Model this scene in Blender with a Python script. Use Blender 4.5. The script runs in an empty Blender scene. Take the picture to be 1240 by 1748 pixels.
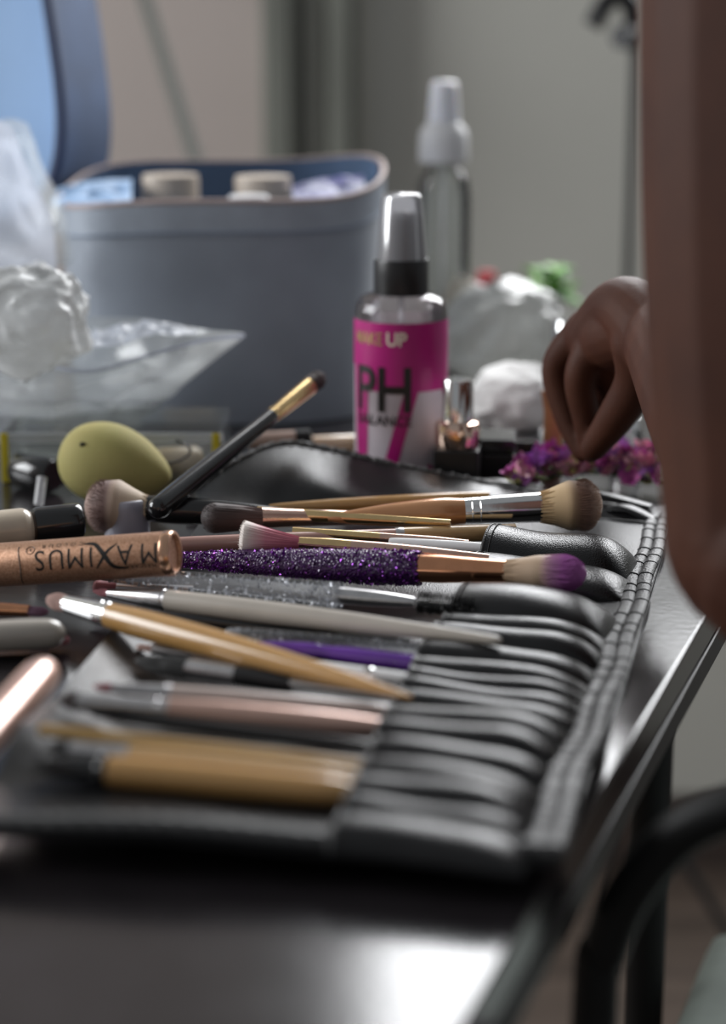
import bpy, bmesh, math, random
from mathutils import Vector, Matrix, noise

random.seed(7)
SC = bpy.context.scene
COL = SC.collection

# ------------------------------------------------------------------ camera, world, light, exposure
T = 0.75                       # height of the table top above the floor (m)
CAM_H = 0.253                  # camera above the table top
FPX = 3400.0                   # focal length in pixels of the 1240 x 1748 frame
PITCH = math.radians(14.1)
cam_data = bpy.data.cameras.new('camera')
cam = bpy.data.objects.new('camera', cam_data)
COL.objects.link(cam)
cam.location = (0, 0, T + CAM_H)
cam.rotation_euler = (math.pi / 2 - PITCH, 0, 0)
cam_data.sensor_fit = 'HORIZONTAL'
cam_data.sensor_width = 36.0
cam_data.lens = FPX / 1240.0 * 36.0
cam_data.clip_start = 0.02
cam_data.dof.use_dof = True
cam_data.dof.focus_distance = 0.915
cam_data.dof.aperture_fstop = 5.6
SC.camera = cam

world = bpy.data.worlds.new('world')
SC.world = world
world.use_nodes = True
world.node_tree.nodes['Background'].inputs[0].default_value = (0.92, 0.96, 1.0, 1)
world.node_tree.nodes['Background'].inputs[1].default_value = 0.2

WALL_Y = 2.22
WIN = (0.02, 1.25, 1.27, 2.35)      # window opening in the back wall: x0, x1, z0, z1
ld = bpy.data.lights.new('window_daylight', 'AREA')
ld.shape = 'RECTANGLE'
ld.size = WIN[1] - WIN[0]
ld.size_y = WIN[3] - WIN[2]
ld.energy = 46
ld.color = (0.97, 0.98, 1.0)
lo = bpy.data.objects.new('window_daylight', ld)
COL.objects.link(lo)
lo.location = ((WIN[0] + WIN[1]) / 2, WALL_Y + 0.02, (WIN[2] + WIN[3]) / 2)
lo.rotation_euler = (-math.pi / 2, 0, 0)

# second window, in the left wall outside the frame
WIN2 = (0.55, 1.75, 1.05, 2.2)       # y0, y1, z0, z1
ld2 = bpy.data.lights.new('side_window_daylight', 'AREA')
ld2.shape = 'RECTANGLE'
ld2.size = WIN2[3] - WIN2[2]
ld2.size_y = WIN2[1] - WIN2[0]
ld2.energy = 36
ld2.color = (0.96, 0.98, 1.0)
lo2 = bpy.data.objects.new('side_window_daylight', ld2)
COL.objects.link(lo2)
lo2.location = (-2.02, (WIN2[0] + WIN2[1]) / 2, (WIN2[2] + WIN2[3]) / 2)
lo2.rotation_euler = (0, -math.pi / 2, 0)

SC.view_settings.view_transform = 'Standard'
SC.view_settings.look = 'None'
SC.view_settings.gamma = 1.0
SC.view_settings.use_curve_mapping = False
SC.view_settings.exposure = 0.35
SC.cycles.transparent_max_bounces = 24
SC.cycles.max_bounces = 10
SC.cycles.caustics_refractive = False
SC.cycles.sample_clamp_indirect = 4.0

# ------------------------------------------------------------------ helpers: picture <-> place
FW = Vector((0, math.cos(PITCH), -math.sin(PITCH)))
UP = Vector((0, math.sin(PITCH), math.cos(PITCH)))
CAM = Vector((0, 0, T + CAM_H))


def ray(u, v):
    return FW + Vector((1, 0, 0)) * ((u - 620) / FPX) + UP * ((874 - v) / FPX)


def P(u, v, z=0.0):
    """Point z millimetres above the table top that the photograph shows at (u, v)."""
    r = ray(u, v)
    return CAM + r * ((z * 0.001 - CAM_H) / r.z)


def PD(u, v, d):
    """Point d millimetres away along the room's y axis, seen at (u, v)."""
    r = ray(u, v)
    return CAM + r * (d * 0.001 / r.y)


def W(x, y, z):
    """Millimetres on the table -> world metres."""
    return Vector((x * 0.001, y * 0.001, T + z * 0.001))


# ------------------------------------------------------------------ helpers: materials
MATS = {}


def nodes_of(name):
    m = bpy.data.materials.new(name)
    m.use_nodes = True
    nt = m.node_tree
    return m, nt, nt.nodes['Principled BSDF'], nt.nodes['Material Output']


def mat(name, col, rough=0.5, metal=0.0, var=0.0, vscale=60.0, bump=0.0, bscale=400.0, coat=0.0, spec=0.5,
        stretch=None, col2=None, sheen=0.0, trans=0.0, subs=0.0, vor=False, rvar=0.0):
    if name in MATS:
        return MATS[name]
    m, nt, b, out = nodes_of(name)
    L = nt.links.new
    b.inputs['Roughness'].default_value = rough
    b.inputs['Metallic'].default_value = metal
    b.inputs['Specular IOR Level'].default_value = spec
    b.inputs['Coat Weight'].default_value = coat
    b.inputs['Coat Roughness'].default_value = 0.08
    b.inputs['Sheen Weight'].default_value = sheen
    b.inputs['Transmission Weight'].default_value = trans
    if subs:
        b.inputs['Subsurface Weight'].default_value = subs
        b.inputs['Subsurface Radius'].default_value = (0.006, 0.003, 0.002)
        b.inputs['Subsurface Scale'].default_value = 1.0
    tc = nt.nodes.new('ShaderNodeTexCoord')
    mp = nt.nodes.new('ShaderNodeMapping')
    if stretch:
        mp.inputs['Scale'].default_value = stretch
    L(tc.outputs['Object'], mp.inputs['Vector'])
    c2 = col2 if col2 else tuple(max(0, c * (1 - var)) for c in col)
    if var or col2:
        n = nt.nodes.new('ShaderNodeTexNoise')
        n.inputs['Scale'].default_value = vscale
        n.inputs['Detail'].default_value = 5
        L(mp.outputs['Vector'], n.inputs['Vector'])
        r = nt.nodes.new('ShaderNodeValToRGB')
        r.color_ramp.elements[0].position = 0.35
        r.color_ramp.elements[1].position = 0.65
        r.color_ramp.elements[0].color = (*c2, 1)
        r.color_ramp.elements[1].color = (*col, 1)
        L(n.outputs['Fac'], r.inputs['Fac'])
        L(r.outputs['Color'], b.inputs['Base Color'])
        if rvar:
            mr = nt.nodes.new('ShaderNodeMapRange')
            mr.inputs['To Min'].default_value = max(0, rough - rvar)
            mr.inputs['To Max'].default_value = rough + rvar
            L(n.outputs['Fac'], mr.inputs['Value'])
            L(mr.outputs['Result'], b.inputs['Roughness'])
    else:
        b.inputs['Base Color'].default_value = (*col, 1)
    if bump:
        if vor:
            n2 = nt.nodes.new('ShaderNodeTexVoronoi')
            o2 = n2.outputs['Distance']
        else:
            n2 = nt.nodes.new('ShaderNodeTexNoise')
            n2.inputs['Detail'].default_value = 4
            o2 = n2.outputs['Fac']
        n2.inputs['Scale'].default_value = bscale
        L(mp.outputs['Vector'], n2.inputs['Vector'])
        bp = nt.nodes.new('ShaderNodeBump')
        bp.inputs['Strength'].default_value = bump
        bp.inputs['Distance'].default_value = 0.001
        L(o2, bp.inputs['Height'])
        L(bp.outputs['Normal'], b.inputs['Normal'])
    MATS[name] = m
    return m


def clear(name, tint=(1, 1, 1), milky=0.1, rough=0.05, milk_col=(0.85, 0.87, 0.9), gloss=1.0, ior=1.5, bump=0.0, bscale=80):
    """Thin clear plastic or glass: see-through, with a Fresnel gloss and a little milkiness."""
    if name in MATS:
        return MATS[name]
    m, nt, b, out = nodes_of(name)
    nt.nodes.remove(b)
    L = nt.links.new
    tr = nt.nodes.new('ShaderNodeBsdfTransparent')
    tr.inputs[0].default_value = (*tint, 1)
    gl = nt.nodes.new('ShaderNodeBsdfGlossy')
    gl.inputs['Roughness'].default_value = rough
    gl.inputs['Color'].default_value = (gloss, gloss, gloss, 1)
    df = nt.nodes.new('ShaderNodeBsdfDiffuse')
    df.inputs['Color'].default_value = (*milk_col, 1)
    tl = nt.nodes.new('ShaderNodeBsdfTranslucent')
    tl.inputs['Color'].default_value = (*milk_col, 1)
    mm = nt.nodes.new('ShaderNodeMixShader')
    mm.inputs[0].default_value = 0.5
    L(df.outputs[0], mm.inputs[1])
    L(tl.outputs[0], mm.inputs[2])
    m1 = nt.nodes.new('ShaderNodeMixShader')
    m1.inputs[0].default_value = milky
    L(tr.outputs[0], m1.inputs[1])
    L(mm.outputs[0], m1.inputs[2])
    fr = nt.nodes.new('ShaderNodeFresnel')
    fr.inputs['IOR'].default_value = ior
    m2 = nt.nodes.new('ShaderNodeMixShader')
    L(fr.outputs[0], m2.inputs[0])
    L(m1.outputs[0], m2.inputs[1])
    L(gl.outputs[0], m2.inputs[2])
    L(m2.outputs[0], out.inputs['Surface'])
    if bump:
        tc = nt.nodes.new('ShaderNodeTexCoord')
        n2 = nt.nodes.new('ShaderNodeTexNoise')
        n2.inputs['Scale'].default_value = bscale
        n2.inputs['Detail'].default_value = 3
        L(tc.outputs['Object'], n2.inputs['Vector'])
        bp = nt.nodes.new('ShaderNodeBump')
        bp.inputs['Strength'].default_value = bump
        bp.inputs['Distance'].default_value = 0.004
        L(n2.outputs['Fac'], bp.inputs['Height'])
        for s in (gl, df, fr):
            L(bp.outputs['Normal'], s.inputs['Normal'])
    MATS[name] = m
    return m


def bristle(name, stops, rough=0.65):
    """Hair dyed along its length: attribute t runs from the ferrule (0) to the tips (1)."""
    if name in MATS:
        return MATS[name]
    m, nt, b, out = nodes_of(name)
    L = nt.links.new
    a = nt.nodes.new('ShaderNodeAttribute')
    a.attribute_name = 't'
    r = nt.nodes.new('ShaderNodeValToRGB')
    els = r.color_ramp.elements
    while len(els) < len(stops):
        els.new(0.5)
    for e, (p, c) in zip(els, stops):
        e.position = p
        e.color = (*c, 1)
    L(a.outputs['Fac'], r.inputs['Fac'])
    L(r.outputs['Color'], b.inputs['Base Color'])
    b.inputs['Roughness'].default_value = rough
    b.inputs['Sheen Weight'].default_value = 0.15
    MATS[name] = m
    return m


def chips_mat(name, cols, rough=0.12, metal=0.9):
    """Glitter flakes: each flake carries its own random value r."""
    if name in MATS:
        return MATS[name]
    m, nt, b, out = nodes_of(name)
    L = nt.links.new
    a = nt.nodes.new('ShaderNodeAttribute')
    a.attribute_name = 't'
    r = nt.nodes.new('ShaderNodeValToRGB')
    els = r.color_ramp.elements
    r.color_ramp.interpolation = 'CONSTANT'
    while len(els) < len(cols):
        els.new(0.5)
    for e, (p, c) in zip(els, cols):
        e.position = p
        e.color = (*c, 1)
    L(a.outputs['Fac'], r.inputs['Fac'])
    L(r.outputs['Color'], b.inputs['Base Color'])
    b.inputs['Roughness'].default_value = rough
    b.inputs['Metallic'].default_value = metal
    MATS[name] = m
    return m


# ------------------------------------------------------------------ helpers: meshes
class MB:
    """Collects vertices and faces (metres) for one mesh."""

    def __init__(self):
        self.v, self.f, self.t = [], [], []

    def add(self, verts, faces, t=0.0):
        n = len(self.v)
        self.v += [Vector(p) for p in verts]
        if isinstance(t, (int, float)):
            t = [t] * len(verts)
        self.t += t
        self.f += [tuple(i + n for i in fc) for fc in faces]
        return self

    def grid(self, fn, nu, nv, closed_u=False, closed_v=False, tfn=None):
        vs, ts, fs = [], [], []
        for j in range(nv):
            for i in range(nu):
                a = i / (nu if closed_u else nu - 1)
                b = j / (nv if closed_v else nv - 1)
                vs.append(fn(a, b))
                ts.append(tfn(a, b) if tfn else 0.0)
        for j in range(nv if closed_v else nv - 1):
            for i in range(nu if closed_u else nu - 1):
                i2, j2 = (i + 1) % nu, (j + 1) % nv
                fs.append((j * nu + i, j * nu + i2, j2 * nu + i2, j2 * nu + i))
        return self.add(vs, fs, ts)

    def lathe(self, prof, segs=24, sy=1.0, sz=1.0, axis='X', caps=True, cx=0, cy=0, cz=0, tfn=None):
        """prof: (along, radius) in metres."""
        n = len(prof)
        vs, fs, ts = [], [], []
        for k, (x, r) in enumerate(prof):
            for i in range(segs):
                a = 2 * math.pi * i / segs
                p, q = r * math.cos(a) * sy, r * math.sin(a) * sz
                vs.append((x + cx, p + cy, q + cz) if axis == 'X' else (p + cx, q + cy, x + cz))
                ts.append(tfn(k / (n - 1)) if tfn else 0.0)
        for k in range(n - 1):
            for i in range(segs):
                j = (i + 1) % segs
                fs.append((k * segs + i, k * segs + j, (k + 1) * segs + j, (k + 1) * segs + i))
        if caps:
            fs.append(tuple(range(segs))[::-1])
            fs.append(tuple((n - 1) * segs + i for i in range(segs)))
        return self.add(vs, fs, ts)

    def box(self, c, s, bevel=0.0, rot=None):
        bm = bmesh.new()
        bmesh.ops.create_cube(bm, size=1.0)
        for v in bm.verts:
            v.co = Vector((v.co.x * s[0], v.co.y * s[1], v.co.z * s[2]))
        if bevel:
            bmesh.ops.bevel(bm, geom=list(bm.edges), offset=bevel, segments=2, affect='EDGES', profile=0.5)
        R = rot if rot else Matrix.Identity(3)
        bm.verts.index_update()
        self.add([R @ v.co + Vector(c) for v in bm.verts], [[v.index for v in f.verts] for f in bm.faces])
        bm.free()
        return self

    def tube(self, pts, rad, segs=12, caps=True, sx=1.0, t=0.0, up=None):
        pts = [Vector(p) for p in pts]
        if isinstance(rad, (int, float)):
            rad = [rad] * len(pts)
        tans = []
        for i in range(len(pts)):
            a, b = pts[max(0, i - 1)], pts[min(len(pts) - 1, i + 1)]
            tans.append((b - a).normalized())
        nrm = Vector(up) if up is not None else (Vector((0, 0, 1)) if abs(tans[0].z) < 0.9 else Vector((1, 0, 0)))
        vs, fs = [], []
        for p, tg, r in zip(pts, tans, rad):
            nrm = (nrm - tg * nrm.dot(tg)).normalized()
            bi = tg.cross(nrm)
            for i in range(segs):
                a = 2 * math.pi * i / segs
                vs.append(p + nrm * (r * math.cos(a)) + bi * (r * sx * math.sin(a)))
        n = len(pts)
        for k in range(n - 1):
            for i in range(segs):
                j = (i + 1) % segs
                fs.append((k * segs + i, k * segs + j, (k + 1) * segs + j, (k + 1) * segs + i))
        if caps:
            fs.append(tuple(range(segs))[::-1])
            fs.append(tuple((n - 1) * segs + i for i in range(segs)))
        return self.add(vs, fs, t)

    def mesh(self, name, smooth=True, origin=Vector((0, 0, 0))):
        me = bpy.data.meshes.new(name)
        me.from_pydata([tuple(p - origin) for p in self.v], [], self.f)
        if any(self.t):
            at = me.attributes.new('t', 'FLOAT', 'POINT')
            at.data.foreach_set('value', self.t)
        me.validate()
        bm = bmesh.new()
        bm.from_mesh(me)
        bmesh.ops.recalc_face_normals(bm, faces=bm.faces)
        bm.to_mesh(me)
        bm.free()
        if smooth:
            me.polygons.foreach_set('use_smooth', [True] * len(me.polygons))
            me.set_sharp_from_angle(angle=math.radians(50))
        return me


ORIGIN = {}


def thing(name, label, cat, loc=(0, 0, 0), rot=None, group=None):
    o = bpy.data.objects.new(name, None)
    COL.objects.link(o)
    M = Matrix.Translation(Vector(loc))
    if rot is not None:
        M = M @ rot.to_4x4()
    o.matrix_world = M
    o.empty_display_size = 0.01
    o['label'] = label
    o['category'] = cat
    if group:
        o['group'] = group
    ORIGIN[o.name] = Vector(loc) if rot is None else Vector((0, 0, 0))
    return o


def part(name, mb, m, parent=None, smooth=True, label=None, kind=None, origin=None):
    org = ORIGIN.get(parent.name, Vector((0, 0, 0))) if parent else (Vector(origin) if origin is not None else Vector((0, 0, 0)))
    me = mb.mesh(name, smooth, org)
    o = bpy.data.objects.new(name, me)
    COL.objects.link(o)
    me.materials.append(m)
    if parent:
        o.parent = parent
    else:
        o.location = org
    ORIGIN[o.name] = org
    if label:
        o['label'] = label
    if kind:
        o['kind'] = kind
    return o


def single(name, mb, m, label, cat, group=None, smooth=True, kind=None, origin=None):
    if origin is None:
        xs = [p.x for p in mb.v]; ys = [p.y for p in mb.v]; zs = [p.z for p in mb.v]
        origin = ((min(xs) + max(xs)) / 2, (min(ys) + max(ys)) / 2, min(zs))
    o = part(name, mb, m, None, smooth, label, kind, origin)
    o['category'] = cat
    if group:
        o['group'] = group
    return o


def struct(name, mb, m, label, smooth=False):
    o = part(name, mb, m, None, smooth, label, 'structure')
    return o


def spline(pts, n):
    """Catmull-Rom through the points, n samples."""
    pts = [Vector(p) for p in pts]
    if len(pts) == 2:
        return [pts[0].lerp(pts[1], i / (n - 1)) for i in range(n)]
    out = []
    m = len(pts) - 1
    for k in range(n):
        x = k / (n - 1) * m
        i = min(int(x), m - 1)
        t = x - i
        p1, p2 = pts[i], pts[i + 1]
        p0 = pts[i - 1] if i > 0 else p1 * 2 - p2
        p3 = pts[i + 2] if i + 2 <= m else p2 * 2 - p1
        out.append(0.5 * ((2 * p1) + (p2 - p0) * t + (2 * p0 - 5 * p1 + 4 * p2 - p3) * t * t + (3 * p1 - p0 - 3 * p2 + p3) * t ** 3))
    return out


def coons(bottom, top, left, right, nu, nv, disp=0.0, fscale=40.0, seed=0):
    """Patch between four boundary curves, crumpled by ridged noise."""
    B, Tp = spline(bottom, nu), spline(top, nu)
    Lf, R = spline(left, nv), spline(right, nv)
    g = []
    for j in range(nv):
        v = j / (nv - 1)
        for i in range(nu):
            u = i / (nu - 1)
            p = B[i] * (1 - v) + Tp[i] * v + Lf[j] * (1 - u) + R[j] * u
            p -= B[0] * (1 - u) * (1 - v) + B[-1] * u * (1 - v) + Tp[0] * (1 - u) * v + Tp[-1] * u * v
            g.append(p)
    if disp:
        h = []
        for j in range(nv):
            for i in range(nu):
                a, b = g[j * nu + max(0, i - 1)], g[j * nu + min(nu - 1, i + 1)]
                c, d = g[max(0, j - 1) * nu + i], g[min(nv - 1, j + 1) * nu + i]
                n = (b - a).cross(d - c)
                n = n.normalized() if n.length > 1e-12 else Vector((0, 0, 1))
                p = g[j * nu + i]
                q = p * fscale + Vector((seed * 7.3, seed * 3.1, seed * 5.7))
                e = 1 - abs(noise.noise(q)) * 2 + 0.5 * (1 - abs(noise.noise(q * 2.1)) * 2)
                fd = 0.25 + 0.75 * min(1, 5 * min(i, nu - 1 - i) / nu) * min(1, 5 * min(j, nv - 1 - j) / nv)
                h.append(p + n * (disp * fd * (e - 0.7)))
        g = h
    mb = MB()
    fs = [(j * nu + i, j * nu + i + 1, (j + 1) * nu + i + 1, (j + 1) * nu + i) for j in range(nv - 1) for i in range(nu - 1)]
    return mb.add(g, fs)


def blob(c, s, disp=0.2, fscale=2.0, seed=0, sub=5, flat_bottom=None, ridge=True):
    """Crumpled lump: centre, half sizes (metres)."""
    bm = bmesh.new()
    bmesh.ops.create_icosphere(bm, subdivisions=sub, radius=1.0)
    vs = []
    for v in bm.verts:
        d = v.co.normalized()
        q = d * fscale + Vector((seed * 3.7, seed * 1.9, seed * 8.1))
        if ridge:
            e = (1 - 2 * abs(noise.noise(q))) + 0.5 * (1 - 2 * abs(noise.noise(q * 2.3))) + 0.25 * (1 - 2 * abs(noise.noise(q * 4.7)))
            e = e * 0.6
        else:
            e = noise.noise(q) + 0.5 * noise.noise(q * 2.2)
        r = 1 + disp * e
        p = Vector((d.x * r * s[0], d.y * r * s[1], d.z * r * s[2])) + Vector(c)
        if flat_bottom is not None and p.z < flat_bottom:
            p.z = flat_bottom
        vs.append(p)
    bm.verts.index_update()
    fs = [[v.index for v in f.verts] for f in bm.faces]
    bm.free()
    return MB().add(vs, fs)


def text_mb(s, size, step=None, space=1.0, bold=0.0):
    """Flat lettering in its own plane (metres), cut into thin slices so that it can be bent."""
    cu = bpy.data.curves.new('lettering', 'FONT')
    cu.body = s
    cu.size = size
    cu.space_character = space
    cu.offset = bold
    cu.resolution_u = 4
    cu.align_x = 'CENTER'
    ob = bpy.data.objects.new('lettering', cu)
    COL.objects.link(ob)
    dg = bpy.context.evaluated_depsgraph_get()
    dg.update()
    me = bpy.data.meshes.new_from_object(ob.evaluated_get(dg))
    bm = bmesh.new()
    bm.from_mesh(me)
    if step:
        for ax in (0, 1):
            lo = min(v.co[ax] for v in bm.verts)
            hi = max(v.co[ax] for v in bm.verts)
            k = lo + step
            while k < hi:
                co = [0, 0, 0]; no = [0, 0, 0]
                co[ax] = k; no[ax] = 1
                bmesh.ops.bisect_plane(bm, geom=list(bm.verts) + list(bm.edges) + list(bm.faces), plane_co=co, plane_no=no, dist=1e-7)
                k += step
    bm.verts.index_update()
    r = ([v.co.copy() for v in bm.verts], [[v.index for v in f.verts] for f in bm.faces])
    bm.free()
    bpy.data.objects.remove(ob)
    bpy.data.meshes.remove(me)
    bpy.data.curves.remove(cu)
    return r


# ------------------------------------------------------------------ materials
LEATHER = mat('black_leather', (0.009, 0.009, 0.010), 0.29, bump=0.16, bscale=1300, vor=True, var=0.3, vscale=90, spec=0.4)
LEATHER_LIT = mat('black_leather_edge_lit', (0.055, 0.055, 0.056), 0.45, bump=0.3, bscale=900, vor=True, spec=0.5)  # same black leather, greyed: light on the upturned welts put into the colour
THREAD = mat('black_thread', (0.008, 0.008, 0.008), 0.8)
TABLE = mat('dark_laminate', (0.022, 0.019, 0.021), 0.17, bump=0.06, bscale=260, var=0.35, vscale=30, rvar=0.03, spec=0.55)
TABLE_EDGE = mat('dark_edge_band', (0.018, 0.015, 0.0145), 0.45, var=0.3, vscale=80)
CHROME = mat('chrome', (0.78, 0.78, 0.78), 0.12, 1.0, bump=0.02, bscale=300)
SILVER = mat('brushed_silver', (0.62, 0.61, 0.62), 0.28, 1.0, var=0.15, vscale=300)
COPPER = mat('rose_copper', (0.75, 0.36, 0.2), 0.2, 1.0, var=0.12, vscale=120)
ROSEGOLD = mat('rose_gold', (0.78, 0.52, 0.42), 0.25, 1.0, var=0.1, vscale=120)
GOLD = mat('gold_metal', (0.83, 0.6, 0.3), 0.2, 1.0, var=0.1, vscale=120)
BLACKGLOSS = mat('black_lacquer', (0.01, 0.01, 0.011), 0.18, coat=0.4)
BLACKSATIN = mat('black_plastic', (0.012, 0.012, 0.013), 0.38, bump=0.05)
TAN = mat('tan_lacquer', (0.52, 0.29, 0.10), 0.25, var=0.18, vscale=50, stretch=(4, 60, 60), coat=0.5)
TAN2 = mat('pale_wood', (0.55, 0.36, 0.17), 0.3, var=0.2, vscale=40, stretch=(4, 60, 60), coat=0.4)
MUSTARD = mat('mustard_wood', (0.45, 0.27, 0.08), 0.35, var=0.2, vscale=40, stretch=(4, 60, 60), coat=0.3)
GREIGE = mat('greige_lacquer', (0.46, 0.42, 0.37), 0.28, var=0.08, vscale=60, coat=0.4)
ROSE = mat('dusty_rose_lacquer', (0.42, 0.24, 0.2), 0.28, var=0.1, coat=0.5)
ROSEPEARL = mat('rose_pearl', (0.62, 0.4, 0.33), 0.3, 0.55, var=0.08, coat=0.4)
PINKPALE = mat('pale_pink_lacquer', (0.55, 0.45, 0.41), 0.3, coat=0.4, var=0.08)
ORANGE = mat('copper_lacquer', (0.6, 0.3, 0.14), 0.25, 0.35, coat=0.5, var=0.15)
WHITE = mat('white_plastic', (0.75, 0.75, 0.76), 0.35, var=0.05)
LILAC = mat('violet_acrylic', (0.12, 0.03, 0.3), 0.15, coat=0.7, var=0.25, vscale=40)
CLEAR = clear('clear_plastic', milky=0.05, rough=0.04)
CLEARCAP = clear('clear_cap', milky=0.33, rough=0.12, milk_col=(0.9, 0.9, 0.95))
ACRYL = clear('acrylic_handle', tint=(0.95, 0.96, 0.97), milky=0.1, rough=0.05, gloss=1.0)
FILM = clear('thin_film', tint=(0.95, 0.97, 0.97), milky=0.46, rough=0.2, milk_col=(0.8, 0.82, 0.82), ior=1.5, bump=0.15, bscale=40)
FILM2 = clear('crinkled_film', tint=(0.94, 0.96, 1.0), milky=0.66, rough=0.34, milk_col=(0.76, 0.8, 0.9), ior=1.45, bump=0.2, bscale=50)
FROST = clear('frosted_lilac', tint=(0.9, 0.9, 1.0), milky=0.82, rough=0.3, milk_col=(0.62, 0.62, 0.72))

# ------------------------------------------------------------------ the room
mb = MB().box((0.2, 0.6, -0.02), (4.4, 4.4, 0.04))
floor = struct('floor', mb, mat('floor_screed', (0.10, 0.075, 0.06), 0.55, var=0.3, vscale=6), 'dark brown floorboards below the table')
FLOORM = mat('brown_floorboard', (0.13, 0.095, 0.075), 0.5, var=0.4, vscale=5, stretch=(1, 8, 8), bump=0.1, bscale=60)
for i in range(16):
    pb = MB().box((0.2, 2.14 - i * 0.14, 0.006), (4.2, 0.136, 0.012), 0.002)
    part('floorboard', pb, FLOORM, floor, smooth=False)

WALLM = mat('grey_green_plaster', (0.62, 0.61, 0.55), 0.85, var=0.06, vscale=4, bump=0.1, bscale=120)
TAUPE = mat('taupe_panel', (0.54, 0.47, 0.43), 0.8, var=0.06, vscale=4)
TRIMM = mat('grey_green_trim', (0.2, 0.205, 0.175), 0.55, var=0.08, vscale=8)
mb = MB()
x0, x1, z0, z1 = WIN
for (a, b, c, d) in ((-2.0, x0, 0, 2.6), (x1, 2.4, 0, 2.6), (x0, x1, 0, z0), (x0, x1, z1, 2.6)):
    mb.box(((a + b) / 2, WALL_Y + 0.06, (c + d) / 2), (b - a, 0.12, d - c))
struct('wall_back', mb, WALLM, 'plain grey-green plaster wall behind the table')
mb = MB()
for (a, b, c, d) in ((-1.05, WIN2[0], 0, 2.6), (WIN2[1], 2.25, 0, 2.6), (WIN2[0], WIN2[1], 0, WIN2[2]), (WIN2[0], WIN2[1], WIN2[3], 2.6)):
    mb.box((-2.05, (a + b) / 2, (c + d) / 2), (0.1, b - a, d - c))
struct('wall_left', mb, TAUPE, 'taupe wall at the end of the room')
# wardrobe-like door with its frame on the left of the back wall
mb = MB().box((-0.41, WALL_Y - 0.012, 1.05), (0.62, 0.024, 2.1), 0.003)
door = struct('door_1', mb, TAUPE, 'taupe flush door in the back wall')
for i, (u0, u1, dy, th) in enumerate(((447, 512, 0.05, 0.05), (512, 560, 0.02, 0.03), (560, 612, 0.05, 0.05))):
    d = (WALL_Y - dy) * 1000
    xa, xb = PD(u0, 150, d).x, PD(u1, 150, d).x
    mb = MB().box(((xa + xb) / 2, WALL_Y - th / 2, 1.08), (xb - xa, th, 2.16), 0.004)
    mb.box(((xa + xb) / 2, WALL_Y - th - 0.004, 1.08), ((xb - xa) * 0.55, 0.008, 2.14), 0.002)
    struct('trim_%d' % (i + 1), mb, TRIMM if i != 1 else mat('grey_green_trim_pale', (0.33, 0.33, 0.29), 0.6, var=0.05),
           ('wide dark grey-green door post beside the taupe door', 'paler middle strip of the door frame', 'dark door post beside the plain wall')[i])
mb = MB().box((0.2, WALL_Y - 0.008, 0.05), (4.2, 0.016, 0.1), 0.003)
struct('baseboard_back', mb, mat('dark_brown_baseboard', (0.07, 0.05, 0.042), 0.5, var=0.2), 'dark brown baseboard along the back wall')
win = MB()
for (a, b, c, d) in ((x0 - 0.05, x0, z0 - 0.05, z1 + 0.05), (x1, x1 + 0.05, z0 - 0.05, z1 + 0.05), (x0, x1, z0 - 0.05, z0), (x0, x1, z1, z1 + 0.05)):
    win.box(((a + b) / 2, WALL_Y - 0.005, (c + d) / 2), (b - a, 0.04, d - c), 0.003)
wo = struct('window_1', win, WHITE, 'white framed window above the table')
part('pane', MB().box(((x0 + x1) / 2, WALL_Y + 0.06, (z0 + z1) / 2), (x1 - x0, 0.004, z1 - z0)), clear('window_glass', milky=0.0), wo, smooth=False)

win = MB()
for (a, b, c, d) in ((WIN2[0] - 0.05, WIN2[0], WIN2[2] - 0.05, WIN2[3] + 0.05), (WIN2[1], WIN2[1] + 0.05, WIN2[2] - 0.05, WIN2[3] + 0.05), (WIN2[0], WIN2[1], WIN2[2] - 0.05, WIN2[2]), (WIN2[0], WIN2[1], WIN2[3], WIN2[3] + 0.05)):
    win.box((-1.995, (a + b) / 2, (c + d) / 2), (0.04, b - a, d - c), 0.003)
wo = struct('window_2', win, WHITE, 'white framed window in the side wall')
part('pane', MB().box((-2.06, (WIN2[0] + WIN2[1]) / 2, (WIN2[2] + WIN2[3]) / 2), (0.004, WIN2[1] - WIN2[0], WIN2[3] - WIN2[2])), MATS['window_glass'], wo, smooth=False)

# slim pole leaning on the door
pa, pb_ = PD(236, -40, 2070), PD(352, 330, 1950)
mb = MB().tube([pa + (pa - pb_) * 0.6, pa, pb_, pb_ + (pb_ - pa) * 0.55], [0.007] * 4, 12)
t = thing('leaning_pole', 'slim grey-green pole leaning across the taupe door behind the open case', 'pole', mb.v[-1])
part('shaft', mb, mat('pole_paint', (0.10, 0.105, 0.09), 0.5), t)
e = pb_ + (pb_ - pa) * 0.55
part('rubber_foot', MB().tube([e, e + (pb_ - pa).normalized() * 0.03], 0.011, 12), BLACKSATIN, t)

# ------------------------------------------------------------------ the table
E1 = Vector((0.324, 0.946, 0)).normalized()
N1 = Vector((-E1.y, E1.x, 0))
A0 = Vector((0.026, 0.466, 0))
RZ = Matrix(((N1.x, E1.x, 0), (N1.y, E1.y, 0), (0, 0, 1)))      # local x = into the table, y = along its edge
TW, S0, S1 = 0.68, -0.30, 1.06


def tab(n, s, z):
    return A0 + N1 * n + E1 * s + Vector((0, 0, z))


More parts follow.
